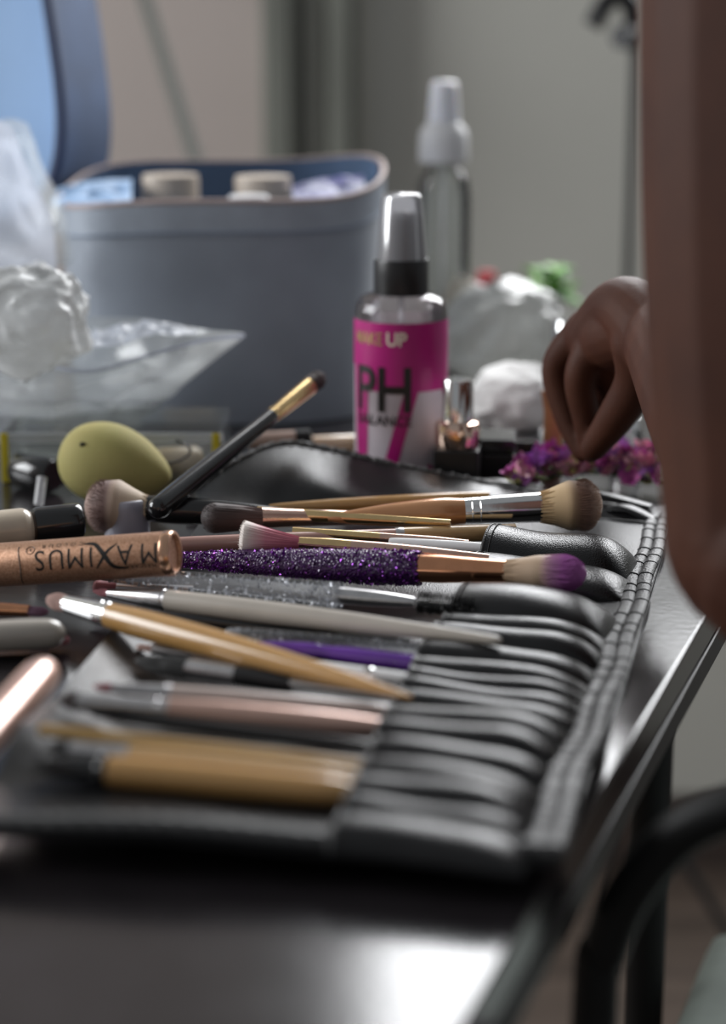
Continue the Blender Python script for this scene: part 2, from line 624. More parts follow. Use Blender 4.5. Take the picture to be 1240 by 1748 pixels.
tbl = thing('table', 'dark glossy table with the brush roll and make-up on it', 'table', tab(TW / 2, (S0 + S1) / 2, 0))
part('tabletop', MB().box(tab(TW / 2, (S0 + S1) / 2, T - 0.008), (TW, S1 - S0, 0.016), 0.0012, RZ), TABLE, tbl, smooth=False)
part('edge_band', MB().box(tab(TW / 2 + 0.002, (S0 + S1) / 2, T - 0.0185), (TW - 0.008, S1 - S0 - 0.008, 0.005), 0, RZ), THREAD, tbl, smooth=False)
part('underframe', MB().box(tab(TW / 2, (S0 + S1) / 2, T - 0.027), (TW - 0.002, S1 - S0 - 0.002, 0.012), 0.001, RZ), TABLE_EDGE, tbl, smooth=False)
for n, s in ((0.055, 0.57), (TW - 0.06, 0.57), (0.06, S0 + 0.07), (TW - 0.06, S0 + 0.07)):
    p = tab(n, s, 0)
    lg = part('leg', MB().tube([p, p + Vector((0, 0, T - 0.033))], 0.011, 16), mat('black_leg_paint', (0.008, 0.008, 0.008), 0.5, spec=0.25), tbl)
    part('foot', MB().lathe([(0, 0.016), (0.012, 0.016), (0.02, 0.012)], 16, axis='Z', cx=p.x, cy=p.y), BLACKSATIN, lg)

# ------------------------------------------------------------------ the brush roll
def smooth01(x):
    x = max(0.0, min(1.0, x))
    return x * x * (3 - 2 * x)


def zb(x, y):
    """Upper face of the roll's leather above the table (mm): it curls up at the front edge."""
    z = 3.0 + 10.0 * smooth01((690 - y) / 90) - 1.5 * max(0.0, (572 - y) / 31) ** 2
    z += 10.0 * smooth01((-70 - x) / 48) * smooth01((y - 596) / 40) * smooth01((835 - y) / 40)     # the left side curls up too
    z += 0.7 * math.sin(x * 0.06 + y * 0.021) + 0.5 * math.sin(y * 0.045 - x * 0.03)
    return z


def PB(u, v, r):
    """Point r mm above the roll's leather that the photograph shows at (u, v)."""
    z = 4 + r
    for _ in range(8):
        q = P(u, v, z)
        z = 0.5 * z + 0.5 * (zb(q.x * 1000, q.y * 1000) + r)
    return P(u, v, z)


def redge(y):
    return 58 + (y - 541) * 0.2255


def ledge(y):
    return -119 + (y - 600) * 0.10


roll = thing('brush_roll', 'black leather brush roll laid open with rows of slim pockets and stitched edge', 'brush roll', W(0, 700, 0))
Y0, Y1 = 541.0, 1012.0


def base_top(a, b):
    y = Y0 + (Y1 - Y0) * b
    yy = y + 22 * (1 - a) * (1 - b)             # the front edge runs a little away towards the left
    x = ledge(yy) + (redge(yy) - ledge(yy)) * a
    return W(x, yy, zb(x, yy))


top = [[base_top(i / 50, j / 90) for i in range(51)] for j in range(91)]
mb = MB()
mb.grid(lambda a, b: top[round(b * 90)][round(a * 50)], 51, 91)
mb.grid(lambda a, b: top[round(b * 90)][round(a * 50)] - Vector((0, 0, 0.0024)), 51, 91)
ring = [(0, i) for i in range(51)] + [(j, 50) for j in range(1, 91)] + [(90, i) for i in range(49, -1, -1)] + [(j, 0) for j in range(89, 0, -1)]
rp = [top[j][i] for j, i in ring]
mb.grid(lambda a, b: rp[round(a * len(rp)) % len(rp)] - Vector((0, 0, 0.0024 * b)), len(rp), 2, closed_u=True)
part('backing', mb, LEATHER, roll)

# pockets: ridge line seen at (u, v), half width and height of the arch in mm
POCKETS = [(575, 1390, 10, 6), (592, 1352, 9, 7), (606, 1318, 9.5, 9.5), (620, 1288, 9.5, 9), (640, 1256, 9.5, 8), (650, 1224, 9.5, 9.5), (664, 1197, 9.5, 9.5),
           (684, 1171, 8.5, 8.5), (690, 1151, 7.5, 8), (700, 1134, 7, 8), (706, 1114, 8.5, 9.5), (718, 1090, 10, 10), (741, 1061, 9.5, 9.5), (757, 1043, 9.5, 8.5),
           (781, 993, 21, 17), (808, 943, 19, 12), (835, 895, 21, 18)]
PD_ = Vector((math.cos(math.radians(17)), -math.sin(math.radians(17)), 0))
PW_ = Vector((-PD_.y, PD_.x, 0))
for k, (u, v, hw, hh) in enumerate(POCKETS):
    hw, hh = hw * 0.95, hh * (1.22 if hh < 11 else 1.0)
    q = PB(u, v, hh)
    s = Vector((q.x * 1000, q.y * 1000, 0))
    ln = 10.0
    while True:                                   # run to the stitched border
        e = s + PD_ * ln
        if e.x > redge(e.y) - 9.5 or ln > 130:
            break
        ln += 0.5
    rng = random.Random(k)
    bend = rng.uniform(-1.5, 1.5)
    w2 = hw * rng.uniform(0.95, 1.08)

    def pk(a, b, th=0.0):
        """a across (0..1), b along (0 opening .. 1 border)."""
        l = ln * b
        xe = max(0.0, (b - 0.62) / 0.38)
        f = (1.0 - 0.08 * b) * (0.06 + 0.94 * max(0.0, 1 - xe ** 2.4) ** 0.75)
        f *= 1 - 0.06 * math.exp(-b * 18) + 0.05 * math.sin(b * 7 + k * 1.7)
        w = (hw + (w2 - hw) * b) * (1 - 0.22 * xe ** 3)
        ang = math.pi * a
        cx_ = -math.cos(ang) * (w - th)
        hz = (math.sin(ang) ** 0.85) * (hh * f) - th
        c = s + PD_ * l + PW_ * (cx_ + bend * math.sin(b * math.pi))
        return W(c.x, c.y, zb(c.x, c.y) - 0.4 + max(hz, -0.2))
    mb = MB()
    mb.grid(lambda a, b: pk(a, b), 19, 26)
    mb.grid(lambda a, b: pk(a, b * 0.9, 0.9), 19, 12)
    mb.grid(lambda a, b: pk(a, 0, 0.9 * b), 19, 2)
    po = part('pocket', mb, LEATHER, roll)
    # hem at the pocket's mouth
    hem = [pk(i / 18, 0.012) for i in range(19)]
    part('hem', MB().tube(hem, 0.0006, 6), LEATHER_LIT, po)
    part('hem_seam', MB().tube([pk(i / 18, 0.055) + Vector((0, 0, 0.0002)) for i in range(2, 17)], 0.0003, 5), THREAD, po)

# stitched border along the right side: two puckered welts and the stitches that pinch them
for off, rr in ((9.2, 3.0), (3.0, 3.2)):
    pts, rad = [], []
    n = 300
    for i in range(n):
        y = Y0 + 2 + (985 - Y0) * i / (n - 1)
        x = redge(y) - off + 0.8 * math.sin(y * 0.07)
        pts.append(W(x, y, zb(x, y) + 0.9))
        rad.append(rr * 0.001 * (0.95 + 0.06 * abs(math.sin((y - Y0) * math.pi / 15)) + 0.05 * noise.noise(Vector((y * 0.2, off, 0)))))
    part('border_welt', MB().tube(pts, [r * 0.5 for r in rad], 12, True, 2.0, 0.0, (0, 0, 1)), LEATHER_LIT, roll)
stm = None
for off, rr in ((9.2, 3.0), (3.0, 3.2)):
    for i in range(30):
        y = Y0 + 2 + 15 * i + 3 * math.sin(i * 1.7)
        x = redge(y) - off + 0.8 * math.sin(y * 0.07)
        c = W(x, y, zb(x, y) + 0.9)
        if stm is None:
            smb = MB().tube([(-0.0031 * math.cos(a), 0, 0.0017 * math.sin(a)) for a in [math.pi * j / 8 for j in range(9)]], 0.00026, 5)
            stm = smb.mesh('stitch')
            stm.materials.append(THREAD)
        o = bpy.data.objects.new('stitch', stm)
        COL.objects.link(o)
        o.parent = roll
        o.location = c - ORIGIN[roll.name]
        o.rotation_euler = (0, 0, -0.22 + 0.1 * math.sin(i * 2.3))
# front welt
pts, rad = [], []
for i in range(260):
    p = base_top(i / 259, 0.004)
    pts.append(p + Vector((0, 0.002, 0.0012)))
    rad.append(0.0031 * (0.88 + 0.16 * abs(math.sin(i * 0.34))))
part('front_welt', MB().tube(pts, rad, 10), LEATHER_LIT, roll)

# far end of the roll: a flap that rises in a hump behind the brushes, its hem stitched
bot = [P(318, 885, 3), P(480, 880, 4), P(640, 878, 4), P(820, 880, 4), P(985, 884, 4), P(1112, 892, 4)]
topc = [P(332, 838, 9), P(395, 792, 22), P(480, 757, 29), P(570, 768, 26), P(660, 790, 21), P(770, 812, 14), P(890, 836, 9), P(1010, 858, 6), P(1112, 874, 4)]
fl = coons(bot, topc, [bot[0], topc[0]], [bot[-1], topc[-1]], 70, 24)
for i, p in enumerate(fl.v):                         # belly towards the camera
    u, v = (i % 70) / 69, (i // 70) / 23
    p.y -= 0.012 * math.sin(math.pi * v) * math.sin(math.pi * u)
    p.z += 0.0015 * math.sin(u * 20 + v * 4) * math.sin(math.pi * v)
fo = part('end_flap', fl, LEATHER, roll)
md = fo.modifiers.new('thickness', 'SOLIDIFY')
md.thickness = 0.002
md.offset = 1
rim = spline(topc, 160)
part('flap_hem', MB().tube(rim, [0.0013 * (0.75 + 0.5 * abs(math.sin(i * 0.42))) for i in range(160)], 8), LEATHER_LIT, roll)
for i in range(8, 110, 4):
    d = (rim[i + 1] - rim[i - 1]).normalized()
    c = rim[i]
    mbs = MB().tube([c - d * 0.0016 + Vector((0, -0.001, -0.0008)), c + Vector((0, -0.0006, 0.0019)), c + d * 0.0016 + Vector((0, 0.001, 0.0008))], 0.0006, 5)
    part('flap_stitch', mbs, mat('grey_thread', (0.25, 0.25, 0.25), 0.7), roll)
# strap ends beside the floral hairpiece
for (a, b, z) in (((930, 842), (1112, 866), 9), ((1028, 868), (1116, 888), 6), ((812, 824), (905, 842), 8)):
    pa, pb_ = P(*a, z), P(*b, z - 2)
    mid = (pa + pb_) / 2 + Vector((0, 0, 0.003))
    part('tie_strap', MB().tube(spline([pa, mid, pb_], 20), [0.0045] * 20, 10, sx=0.35, up=(0, 1, 0)), LEATHER, roll)

# ------------------------------------------------------------------ brushes
BGROUP = 'make-up brushes on the roll'


def frame_on(A, B):
    X = (B - A).normalized()
    Z = Vector((0, 0, 1))
    Z = (Z - X * Z.dot(X)).normalized()
    Y = Z.cross(X)
    return Matrix((X, Y, Z)).transposed()


def tuft(x0, x1, prof, dome, n, sy=1.0, sz=1.0, thick=0.00017, seed=1, jitter=0.03, flatcut=False):
    """Bristles from the ferrule at x0 to the tips at x1 (metres, x1 may be smaller). prof: (share of length, radius mm)."""
    rng = random.Random(seed)
    mb = MB()
    Ln = x1 - x0

    def rad(l):
        for (a, ra), (b, rb) in zip(prof, prof[1:]):
            if l <= b:
                s = (l - a) / (b - a) if b > a else 0
                return (ra + (rb - ra) * s) * 0.001
        return prof[-1][1] * 0.001
    core = []
    for i in range(14):
        l = i / 13
        core.append((x0 + Ln * l * 0.97, rad(l) * 0.9))
    k = 13
    rr = core[-1][1]
    cp, tv = [], []
    for i in range(14):
        l = i / 13
        r = rad(l) * 0.93
        dm = dome * l
        cp.append((l * (1 - dome), r))
    # body up to the shoulder of the dome, then the dome itself
    full = [(l, r) for l, r in cp]
    rs = full[-1][1]
    for j in range(1, 8):
        a = j / 7 * math.pi / 2
        full.append(((1 - dome) + dome * 0.97 * math.sin(a), max(rs * math.cos(a), 0.00005)))
    m = len(full)
    mb.lathe([(x0 + Ln * l, r) for l, r in full], 20, sy, sz, tfn=lambda s: max(0.001, full[min(m - 1, int(round(s * (m - 1))))][0]))
    for i in range(n):
        th = rng.uniform(0, 2 * math.pi)
        rho = math.sqrt(rng.uniform(0.25, 1.0))
        ml = (1 - dome * (1 - math.sqrt(max(0, 1 - rho * rho * 0.98)))) * rng.uniform(1 - jitter, 1 + jitter * 0.5)
        pts, rd, ts = [], [], []
        for j in range(5):
            l = ml * j / 4
            r = rad(min(l, 1)) * rho * 1.02
            a = th + 0.05 * math.sin(i + j)
            pts.append((x0 + Ln * l, r * math.cos(a) * sy, r * math.sin(a) * sz))
            rd.append(thick * (1 - 0.6 * (j / 4)))
            ts += [max(0.001, min(1, l + rng.uniform(-0.02, 0.02)))] * 3
        mb.tube(pts, rd, 3, caps=False, t=ts, up=(0.1, 0.3, 1))
    return mb


def chips(prof, n, size, seed, sy=1.0, sz=1.0, inner=(0.93, 1.0)):
    """Loose glitter flakes set in the skin of a handle. prof in metres along x."""
    rng = random.Random(seed)
    mb = MB()
    for i in range(n):
        k = rng.uniform(0, len(prof) - 1.001)
        j = int(k)
        s = k - j
        x = prof[j][0] + (prof[j + 1][0] - prof[j][0]) * s
        r = (prof[j][1] + (prof[j + 1][1] - prof[j][1]) * s) * rng.uniform(*inner)
        a = rng.uniform(0, 2 * math.pi)
        c = Vector((x, r * math.cos(a) * sy, r * math.sin(a) * sz))
        R = Matrix.Rotation(rng.uniform(0, 6.28), 3, 'X') @ Matrix.Rotation(rng.uniform(0, 6.28), 3, 'Y')
        z = size * rng.uniform(0.5, 1.25)
        vs = [c + R @ Vector(p) * z for p in ((1, 0, 0), (0, 0.8, 0), (-1, 0, 0), (0, -0.8, 0), (0, 0, 0.35), (0, 0, -0.35))]
        mb.add(vs, [(0, 1, 4), (1, 2, 4), (2, 3, 4), (3, 0, 4), (1, 0, 5), (2, 1, 5), (3, 2, 5), (0, 3, 5)], rng.uniform(0.001, 1))
    return mb


def brush(name, label, A, B, secs, cat='brush', group=BGROUP, spin=0.0):
    """A and B: ends in the world. secs: (part, material, [(share of the length, radius mm) ...], options)."""
    R = frame_on(A, B)
    if spin:
        R = R @ Matrix.Rotation(spin, 3, 'X')
    Ln = (B - A).length
    t = thing(name, label, cat, A, R, group)
    for sec in secs:
        pn, m, prof = sec[:3]
        o = sec[3] if len(sec) > 3 else {}
        sy, sz = o.get('flat', (1, 1))
        if o.get('tuft'):
            mb = tuft(Ln * prof[0], Ln * prof[1], o['prof'], o.get('dome', 0.3), o.get('n', 260), sy, sz, o.get('thick', 0.00018), o.get('seed', 3), o.get('jitter', 0.03))
            part(pn, mb, m, t, kind='stuff')
        elif o.get('chips'):
            pr = [(Ln * a, r * 0.001) for a, r in prof]
            part(pn, chips(pr, o['chips'], o.get('size', 0.0006), o.get('seed', 5), sy, sz, o.get('inner', (0.93, 1.02))), m, t, smooth=False, kind='stuff')
        else:
            pr = [(Ln * a, r * 0.001) for a, r in prof]
            if o.get('round', True) and len(pr) >= 3 and not o.get('ring'):
                sp = spline([Vector((a, r, 0)) for a, r in pr], max(24, len(pr) * 5))
                pr = [(p.x, max(p.y, 0.00005)) for p in sp]
            po = part(pn, MB().lathe(pr, o.get('segs', 28), sy, sz), m, t)
            for (a, r) in o.get('rings', ()):
                part('crimp_ring', MB().lathe([(Ln * a - 0.0006, r * 0.001 * 0.97), (Ln * a, r * 0.001 * 1.05), (Ln * a + 0.0006, r * 0.001 * 0.97)], 28, sy, sz), m, po)
    return t


DARKHAIR = bristle('dark_brown_hair', [(0, (0.05, 0.03, 0.025)), (1, (0.03, 0.02, 0.018))])
BLACKHAIR = bristle('black_hair', [(0, (0.012, 0.012, 0.012)), (1, (0.02, 0.018, 0.017))])
PINKHAIR = bristle('pink_to_white_hair', [(0, (0.55, 0.14, 0.2)), (0.55, (0.68, 0.27, 0.33)), (0.72, (0.72, 0.48, 0.48)), (0.86, (0.78, 0.7, 0.65)), (1, (0.85, 0.8, 0.75))])
PURPLEHAIR = bristle('cream_to_purple_hair', [(0, (0.46, 0.32, 0.2)), (0.45, (0.5, 0.36, 0.25)), (0.6, (0.42, 0.2, 0.36)), (0.74, (0.38, 0.1, 0.38)), (1, (0.46, 0.15, 0.46))])
KABUKI = bristle('cream_to_brown_hair', [(0, (0.66, 0.47, 0.25)), (0.38, (0.62, 0.44, 0.25)), (0.6, (0.22, 0.12, 0.08)), (0.74, (0.2, 0.11, 0.08)), (0.9, (0.5, 0.33, 0.24)), (1, (0.62, 0.45, 0.36))])
KABUKI2 = bristle('cream_to_dark_hair', [(0, (0.7, 0.56, 0.4)), (0.4, (0.6, 0.46, 0.34)), (0.62, (0.13, 0.07, 0.06)), (0.78, (0.16, 0.09, 0.075)), (1, (0.42, 0.29, 0.24))])
BROWNPINK = bristle('pinkish_brown_hair', [(0, (0.3, 0.17, 0.14)), (1, (0.4, 0.24, 0.2))])
ROSEHAIR = bristle('rose_hair', [(0, (0.3, 0.08, 0.1)), (1, (0.5, 0.2, 0.22))])
PLUMHAIR = bristle('plum_hair', [(0, (0.12, 0.06, 0.1)), (1, (0.22, 0.1, 0.16))])
PURPLECHIP = chips_mat('purple_glitter', [(0, (0.10, 0.01, 0.17)), (0.3, (0.16, 0.02, 0.26)), (0.55, (0.22, 0.04, 0.33)), (0.8, (0.06, 0.008, 0.11)), (0.97, (0.7, 0.6, 0.78))], 0.1, 0.6)
SILVERCHIP = chips_mat('silver_glitter', [(0, (0.6, 0.61, 0.65)), (0.4, (0.85, 0.86, 0.9)), (0.7, (0.3, 0.3, 0.33)), (0.85, (0.95, 0.95, 0.96))], 0.15, 0.45)
PURPLECORE = mat('purple_handle_core', (0.05, 0.008, 0.08), 0.25, coat=0.5, bump=0.6, bscale=900, vor=True)

# --- front of the roll, handles in the pockets
brush('makeup_brush', 'thick tan handled brush with black ferrule nearest the front edge', PB(40, 1302, 5), PB(612, 1354, 4.5),
      [('bristles', BLACKHAIR, (0.10, 0.0), {'tuft': 1, 'prof': [(0, 3.0), (0.5, 3.2), (1, 1.2)], 'dome': 0.3, 'n': 120, 'flat': (1, .8)}),
       ('ferrule', BLACKGLOSS, [(0.085, 3.0), (0.17, 4.3), (0.27, 4.8)], {'rings': ((0.24, 4.7),)}),
       ('handle', TAN, [(0.265, 4.9), (0.4, 5.0), (0.7, 4.8), (0.92, 4.3), (1.0, 2.8)])])
brush('makeup_brush', 'tan brush with grey ferrule lying between the mustard stick and front brush', PB(78, 1274, 4), PB(626, 1331, 4.5),
      [('bristles', BLACKHAIR, (0.09, 0.0), {'tuft': 1, 'prof': [(0, 2.4), (0.5, 2.8), (1, 1.5)], 'dome': 0.3, 'n': 110}),
       ('ferrule', SILVER, [(0.08, 2.5), (0.2, 3.0), (0.275, 3.2)], {'rings': ((0.25, 3.1),)}),
       ('handle', TAN2, [(0.27, 3.3), (0.5, 3.7), (0.85, 3.3), (1.0, 2)])])
brush('makeup_brush', 'slim mustard wooden brush handle with blunt tip, second row from the front', PB(75, 1247, 6), PB(650, 1312, 4),
      [('handle', MUSTARD, [(0, 1.5), (0.012, 2.1), (0.3, 2.3), (0.7, 2.5), (1, 2)])])
brush('makeup_brush', 'slim black brush handle under the rose pearl brush', PB(150, 1216, 3), PB(660, 1280, 3),
      [('bristles', BLACKHAIR, (0.06, 0.0), {'tuft': 1, 'prof': [(0, 1.2), (0.4, 1.4), (1, 0.5)], 'dome': 0.4, 'n': 60}),
       ('handle', BLACKGLOSS, [(0.06, 1.4), (0.15, 2.2), (0.5, 2.6), (0.9, 2.2), (1, 1.5)])])
brush('makeup_brush', 'rose pearl handled brush with long grey ferrule and dark pointed bristles', PB(95, 1194, 5), PB(682, 1246, 5),
      [('bristles', DARKHAIR, (0.07, 0.0), {'tuft': 1, 'prof': [(0, 3.4), (0.4, 3.2), (1, 0.6)], 'dome': 0.5, 'n': 140}),
       ('ferrule', SILVER, [(0.062, 3.3), (0.2, 3.6), (0.335, 3.9)], {'rings': ((0.30, 3.8),)}),
       ('handle', ROSEPEARL, [(0.33, 4.0), (0.5, 4.5), (0.8, 4.3), (1, 3)])])
brush('makeup_brush', 'pale pink handled brush with small rose tip behind the rose pearl brush', PB(158, 1172, 6), PB(690, 1218, 5),
      [('bristles', ROSEHAIR, (0.07, 0.0), {'tuft': 1, 'prof': [(0, 1.6), (0.5, 1.7), (1, 0.8)], 'dome': 0.4, 'n': 90}),
       ('ferrule', SILVER, [(0.062, 1.7), (0.15, 2.6), (0.26, 3.1)], {'rings': ((0.235, 3.1), (0.25, 3.1))}),
       ('handle', PINKPALE, [(0.255, 3.1), (0.5, 3.4), (0.85, 3.0), (1, 2)])])
brush('makeup_brush', 'black handled brush with black bristles and chrome end under the tan brush', P(228, 1128, 9), P(690, 1192, 9),
      [('bristles', BLACKHAIR, (0.21, 0.0), {'tuft': 1, 'prof': [(0, 4.0), (0.5, 4.2), (1, 2.0)], 'dome': 0.35, 'n': 160}),
       ('ferrule', SILVER, [(0.205, 3.6), (0.3, 3.8), (0.4, 3.8)]),
       ('handle', BLACKGLOSS, [(0.395, 3.9), (0.5, 4.0), (0.595, 3.8)]),
       ('end_cap', CHROME, [(0.59, 2.5), (0.7, 2.4), (0.8, 2.6), (1, 2.2)])])
brush('makeup_brush', 'small flat brush with brown tip half hidden under the tan brush', P(234, 1104, 7), P(640, 1160, 7),
      [('bristles', BROWNPINK, (0.08, 0.0), {'tuft': 1, 'prof': [(0, 2.0), (1, 2.0)], 'dome': 0.2, 'n': 90, 'flat': (1, .6)}),
       ('ferrule', SILVER, [(0.072, 2.1), (0.15, 2.2), (0.25, 2.0)]),
       ('handle', PINKPALE, [(0.25, 2.0), (0.6, 2.3), (1, 1.5)])])
# --- the tan brush that lies across the others
brush('makeup_brush', 'large tan tapered brush lying slantwise across the others, rounded brown tip', P(80, 1022, 15), P(703, 1190, 17),
      [('bristles', BROWNPINK, (0.075, 0.0), {'tuft': 1, 'prof': [(0, 3.6), (0.5, 4.2), (1, 3.0)], 'dome': 0.5, 'n': 260, 'flat': (1, .9)}),
       ('ferrule', CHROME, [(0.062, 3.6), (0.13, 4.4), (0.205, 5.2)], {'rings': ((0.17, 4.85), (0.19, 5.05))}),
       ('handle', TAN, [(0.2, 5.3), (0.3, 6.0), (0.5, 5.8), (0.75, 4.0), (0.93, 1.9), (1.0, 0.6)])])
# --- long greige brush with its round end on the pockets
brush('makeup_brush', 'long greige brush with rose tip, its rounded end resting on the pockets', P(157, 1009, 9), P(857, 1094, 17),
      [('bristles', ROSEHAIR, (0.05, 0.0), {'tuft': 1, 'prof': [(0, 1.6), (0.5, 1.7), (1, 0.5)], 'dome': 0.5, 'n': 110}),
       ('ferrule', SILVER, [(0.045, 1.8), (0.1, 3.0), (0.16, 4.1), (0.21, 4.5)], {'rings': ((0.195, 4.5),)}),
       ('handle', GREIGE, [(0.205, 4.6), (0.4, 4.9), (0.65, 4.3), (0.85, 2.9), (0.965, 2.0), (0.99, 1.6), (1.0, 0.6)])])
brush('makeup_brush', 'slim black brush handle in the shadow under the long greige brush', P(150, 1040, 5), P(760, 1105, 6),
      [('bristles', BLACKHAIR, (0.08, 0.0), {'tuft': 1, 'prof': [(0, 1.6), (1, 0.7)], 'dome': 0.4, 'n': 60}),
       ('handle', BLACKGLOSS, [(0.075, 1.8), (0.3, 2.8), (0.6, 2.9), (1, 2)])])
# --- silver glitter spoolie
gl = [(0.0, 1.2), (0.03, 2.6), (0.15, 3.8), (0.4, 5.0), (0.6, 5.6), (0.668, 5.7)]
sp = brush('spoolie_brush', 'clear handled spoolie full of silver glitter with silver neck', P(148, 978, 15), P(812, 1037, 14),
           [('handle', ACRYL, gl), ('glitter', SILVERCHIP, gl, {'chips': 420, 'size': 0.0011, 'inner': (0.45, 0.95), 'seed': 9}),
            ('ferrule', SILVER, [(0.665, 3.6), (0.75, 3.4), (0.8, 2.9), (0.852, 2.0)]),
            ('wire_core', BLACKSATIN, [(0.85, 0.5), (0.99, 0.45), (1.0, 0.2)])])
Ls = (P(812, 1037, 14) - P(148, 978, 15)).length
rng = random.Random(4)
mb = MB()
for i in range(760):
    k = i / 760
    x = Ls * (0.858 + 0.138 * k)
    a = k * 2 * math.pi * 9 + rng.choice((0, math.pi)) + rng.uniform(-.25, .25)
    r = 0.005 * (1 - 0.25 * k) * rng.uniform(0.85, 1.1)
    mb.tube([(x, 0, 0), (x + 0.0004, r * math.cos(a), r * math.sin(a))], [0.00028, 0.00018], 3, caps=False, up=(1, 0, 0))
part('bristles', mb, BLACKSATIN, sp, kind='stuff')
# --- purple glitter brush
pl = [(0.0, 2.0), (0.02, 3.2), (0.12, 4.6), (0.3, 6.6), (0.48, 7.6), (0.56, 7.6), (0.608, 7.2)]
brush('makeup_brush', 'purple glitter handled brush with copper ferrule and purple tipped bristles', P(300, 955, 12), P(1004, 980, 20),
      [('handle', PURPLECORE, pl), ('glitter', PURPLECHIP, pl, {'chips': 2400, 'size': 0.0011, 'inner': (0.95, 1.03)}),
       ('ferrule', COPPER, [(0.604, 6.2), (0.66, 6.2), (0.74, 5.4), (0.812, 4.9)], {'round': False}),
       ('bristles', PURPLEHAIR, (0.806, 1.0), {'tuft': 1, 'prof': [(0, 4.7), (0.3, 6.6), (0.6, 8.2), (0.85, 8.4), (1, 7.4)], 'dome': 0.34, 'n': 900, 'flat': (1, 0.98), 'thick': 0.0002})])
# --- pink and white fan brush
brush('makeup_brush', 'fluffy pink brush with white tips and golden handle', P(409, 918, 22), P(835, 952, 15),
      [('bristles', PINKHAIR, (0.245, 0.0), {'tuft': 1, 'prof': [(0, 2.4), (0.5, 5.2), (1, 8.6)], 'dome': 0.1, 'n': 900, 'thick': 0.0002, 'jitter': 0.05}),
       ('ferrule', GOLD, [(0.235, 2.6), (0.36, 3.2), (0.45, 3.2)], {'rings': ((0.43, 3.2),)}),
       ('handle', ROSEGOLD, [(0.445, 3.2), (0.6, 3.2), (0.8, 2.6), (1, 1.6)])])
# --- dusty rose brush in the upper pocket
brush('makeup_brush', 'dusty rose handled brush with tan end pushed into the widest pocket', P(296, 930, 12), P(880, 908, 12),
      [('handle', ROSE, [(0.0, 2.6), (0.02, 3.6), (0.3, 3.9), (0.645, 3.9)]),
       ('crimped_ring', SILVER, [(0.643, 4.2), (0.655, 4.4), (0.668, 4.3)]),
       ('grip', TAN2, [(0.667, 4.3), (0.8, 4.2), (1, 4.0)])])
brush('makeup_brush', 'slender rose gold brush handle behind the pink brush', P(500, 908, 15), P(800, 928, 12),
      [('ferrule', GOLD, [(0.0, 2.4), (0.3, 2.6), (0.5, 2.6)], {'rings': ((0.45, 2.6),)}),
       ('handle', ROSEGOLD, [(0.49, 2.6), (0.8, 2.4), (1, 1.8)])])
brush('makeup_brush', 'white handled brush below the tan grip, entering a pocket', P(668, 926, 12), P(865, 938, 13),
      [('handle', WHITE, [(0.0, 1.6), (0.03, 2.4), (0.5, 2.7), (1, 2.4)])])
# --- clear and violet handles in the middle pockets
gl2 = [(0.0, 1.6), (0.05, 3.0), (0.5, 3.2), (1, 3.0)]
brush('makeup_brush', 'clear silver glitter handle beside the violet handle, ending in a pocket', P(388, 1082, 8), P(750, 1110, 8),
      [('handle', ACRYL, gl2), ('glitter', SILVERCHIP, gl2, {'chips': 190, 'size': 0.0009, 'inner': (0.3, 0.95), 'seed': 21})])
brush('makeup_brush', 'violet acrylic handle with curved waist, ending in a pocket', P(440, 1098, 7), P(738, 1136, 7),
      [('handle', LILAC, [(0.0, 0.8), (0.1, 1.8), (0.3, 2.9), (0.4, 2.6), (0.55, 3.2), (0.85, 3.4), (1, 3.2)])])
brush('makeup_brush', 'white and silver handle just in front of the violet one', P(470, 1128, 6), P(722, 1163, 6),
      [('handle', WHITE, [(0.0, 1.2), (0.1, 2.2), (0.6, 2.5), (1, 2.2)]), ('crimped_ring', CHROME, [(0.62, 2.6), (0.65, 2.8), (0.68, 2.6)])])
# --- rose tips peeping out under the glitter handle
brush('makeup_brush', 'short rose bristles peeping out under the tip of the glitter spoolie', P(158, 1002, 7), P(330, 1010, 6),
      [('bristles', ROSEHAIR, (0.25, 0.0), {'tuft': 1, 'prof': [(0, 2.2), (1, 3.4)], 'dome': 0.25, 'n': 140}),
       ('ferrule', SILVER, [(0.24, 2.3), (0.6, 2.6), (1, 2.6)])])
brush('makeup_brush', 'pale brush with rosy tip tucked under the middle of the glitter spoolie', P(262, 1018, 6), P(520, 1036, 6),
      [('bristles', ROSEHAIR, (0.16, 0.0), {'tuft': 1, 'prof': [(0, 2.0), (1, 2.4)], 'dome': 0.4, 'n': 110}),
       ('handle', PINKPALE, [(0.15, 2.2), (0.5, 2.8), (1, 2.4)])])
# --- back rows
brush('makeup_brush', 'dark powder brush with brown bristles lying behind the pink brush', P(342, 884, 18), P(700, 884, 14),
      [('bristles', bristle('umber_hair', [(0, (0.16, 0.09, 0.08)), (0.5, (0.06, 0.035, 0.03)), (1, (0.03, 0.02, 0.02))]), (0.30, 0.0),
        {'tuft': 1, 'prof': [(0, 5.0), (0.5, 7.4), (1, 8.8)], 'dome': 0.25, 'n': 500, 'flat': (1, .9)}),
       ('ferrule', ROSEGOLD, [(0.29, 5.2), (0.4, 4.6), (0.55, 4.0)], {'rings': ((0.52, 4.1),)}),
       ('handle', ROSEGOLD, [(0.545, 4.0), (0.8, 3.4), (1, 2.2)])])
brush('makeup_brush', 'long honey wooden handle lying at the back under the hump', P(462, 868, 13), P(835, 850, 15),
      [('handle', TAN, [(0.0, 1.2), (0.03, 2.4), (0.4, 3.6), (0.8, 3.8), (1, 3.4)])])
brush('makeup_brush', 'thin brass brush handle across the back row', P(440, 876, 17), P(770, 892, 18),
      [('handle', GOLD, [(0.0, 3.4), (0.3, 3.0), (0.7, 2.2), (1, 1.4)])])
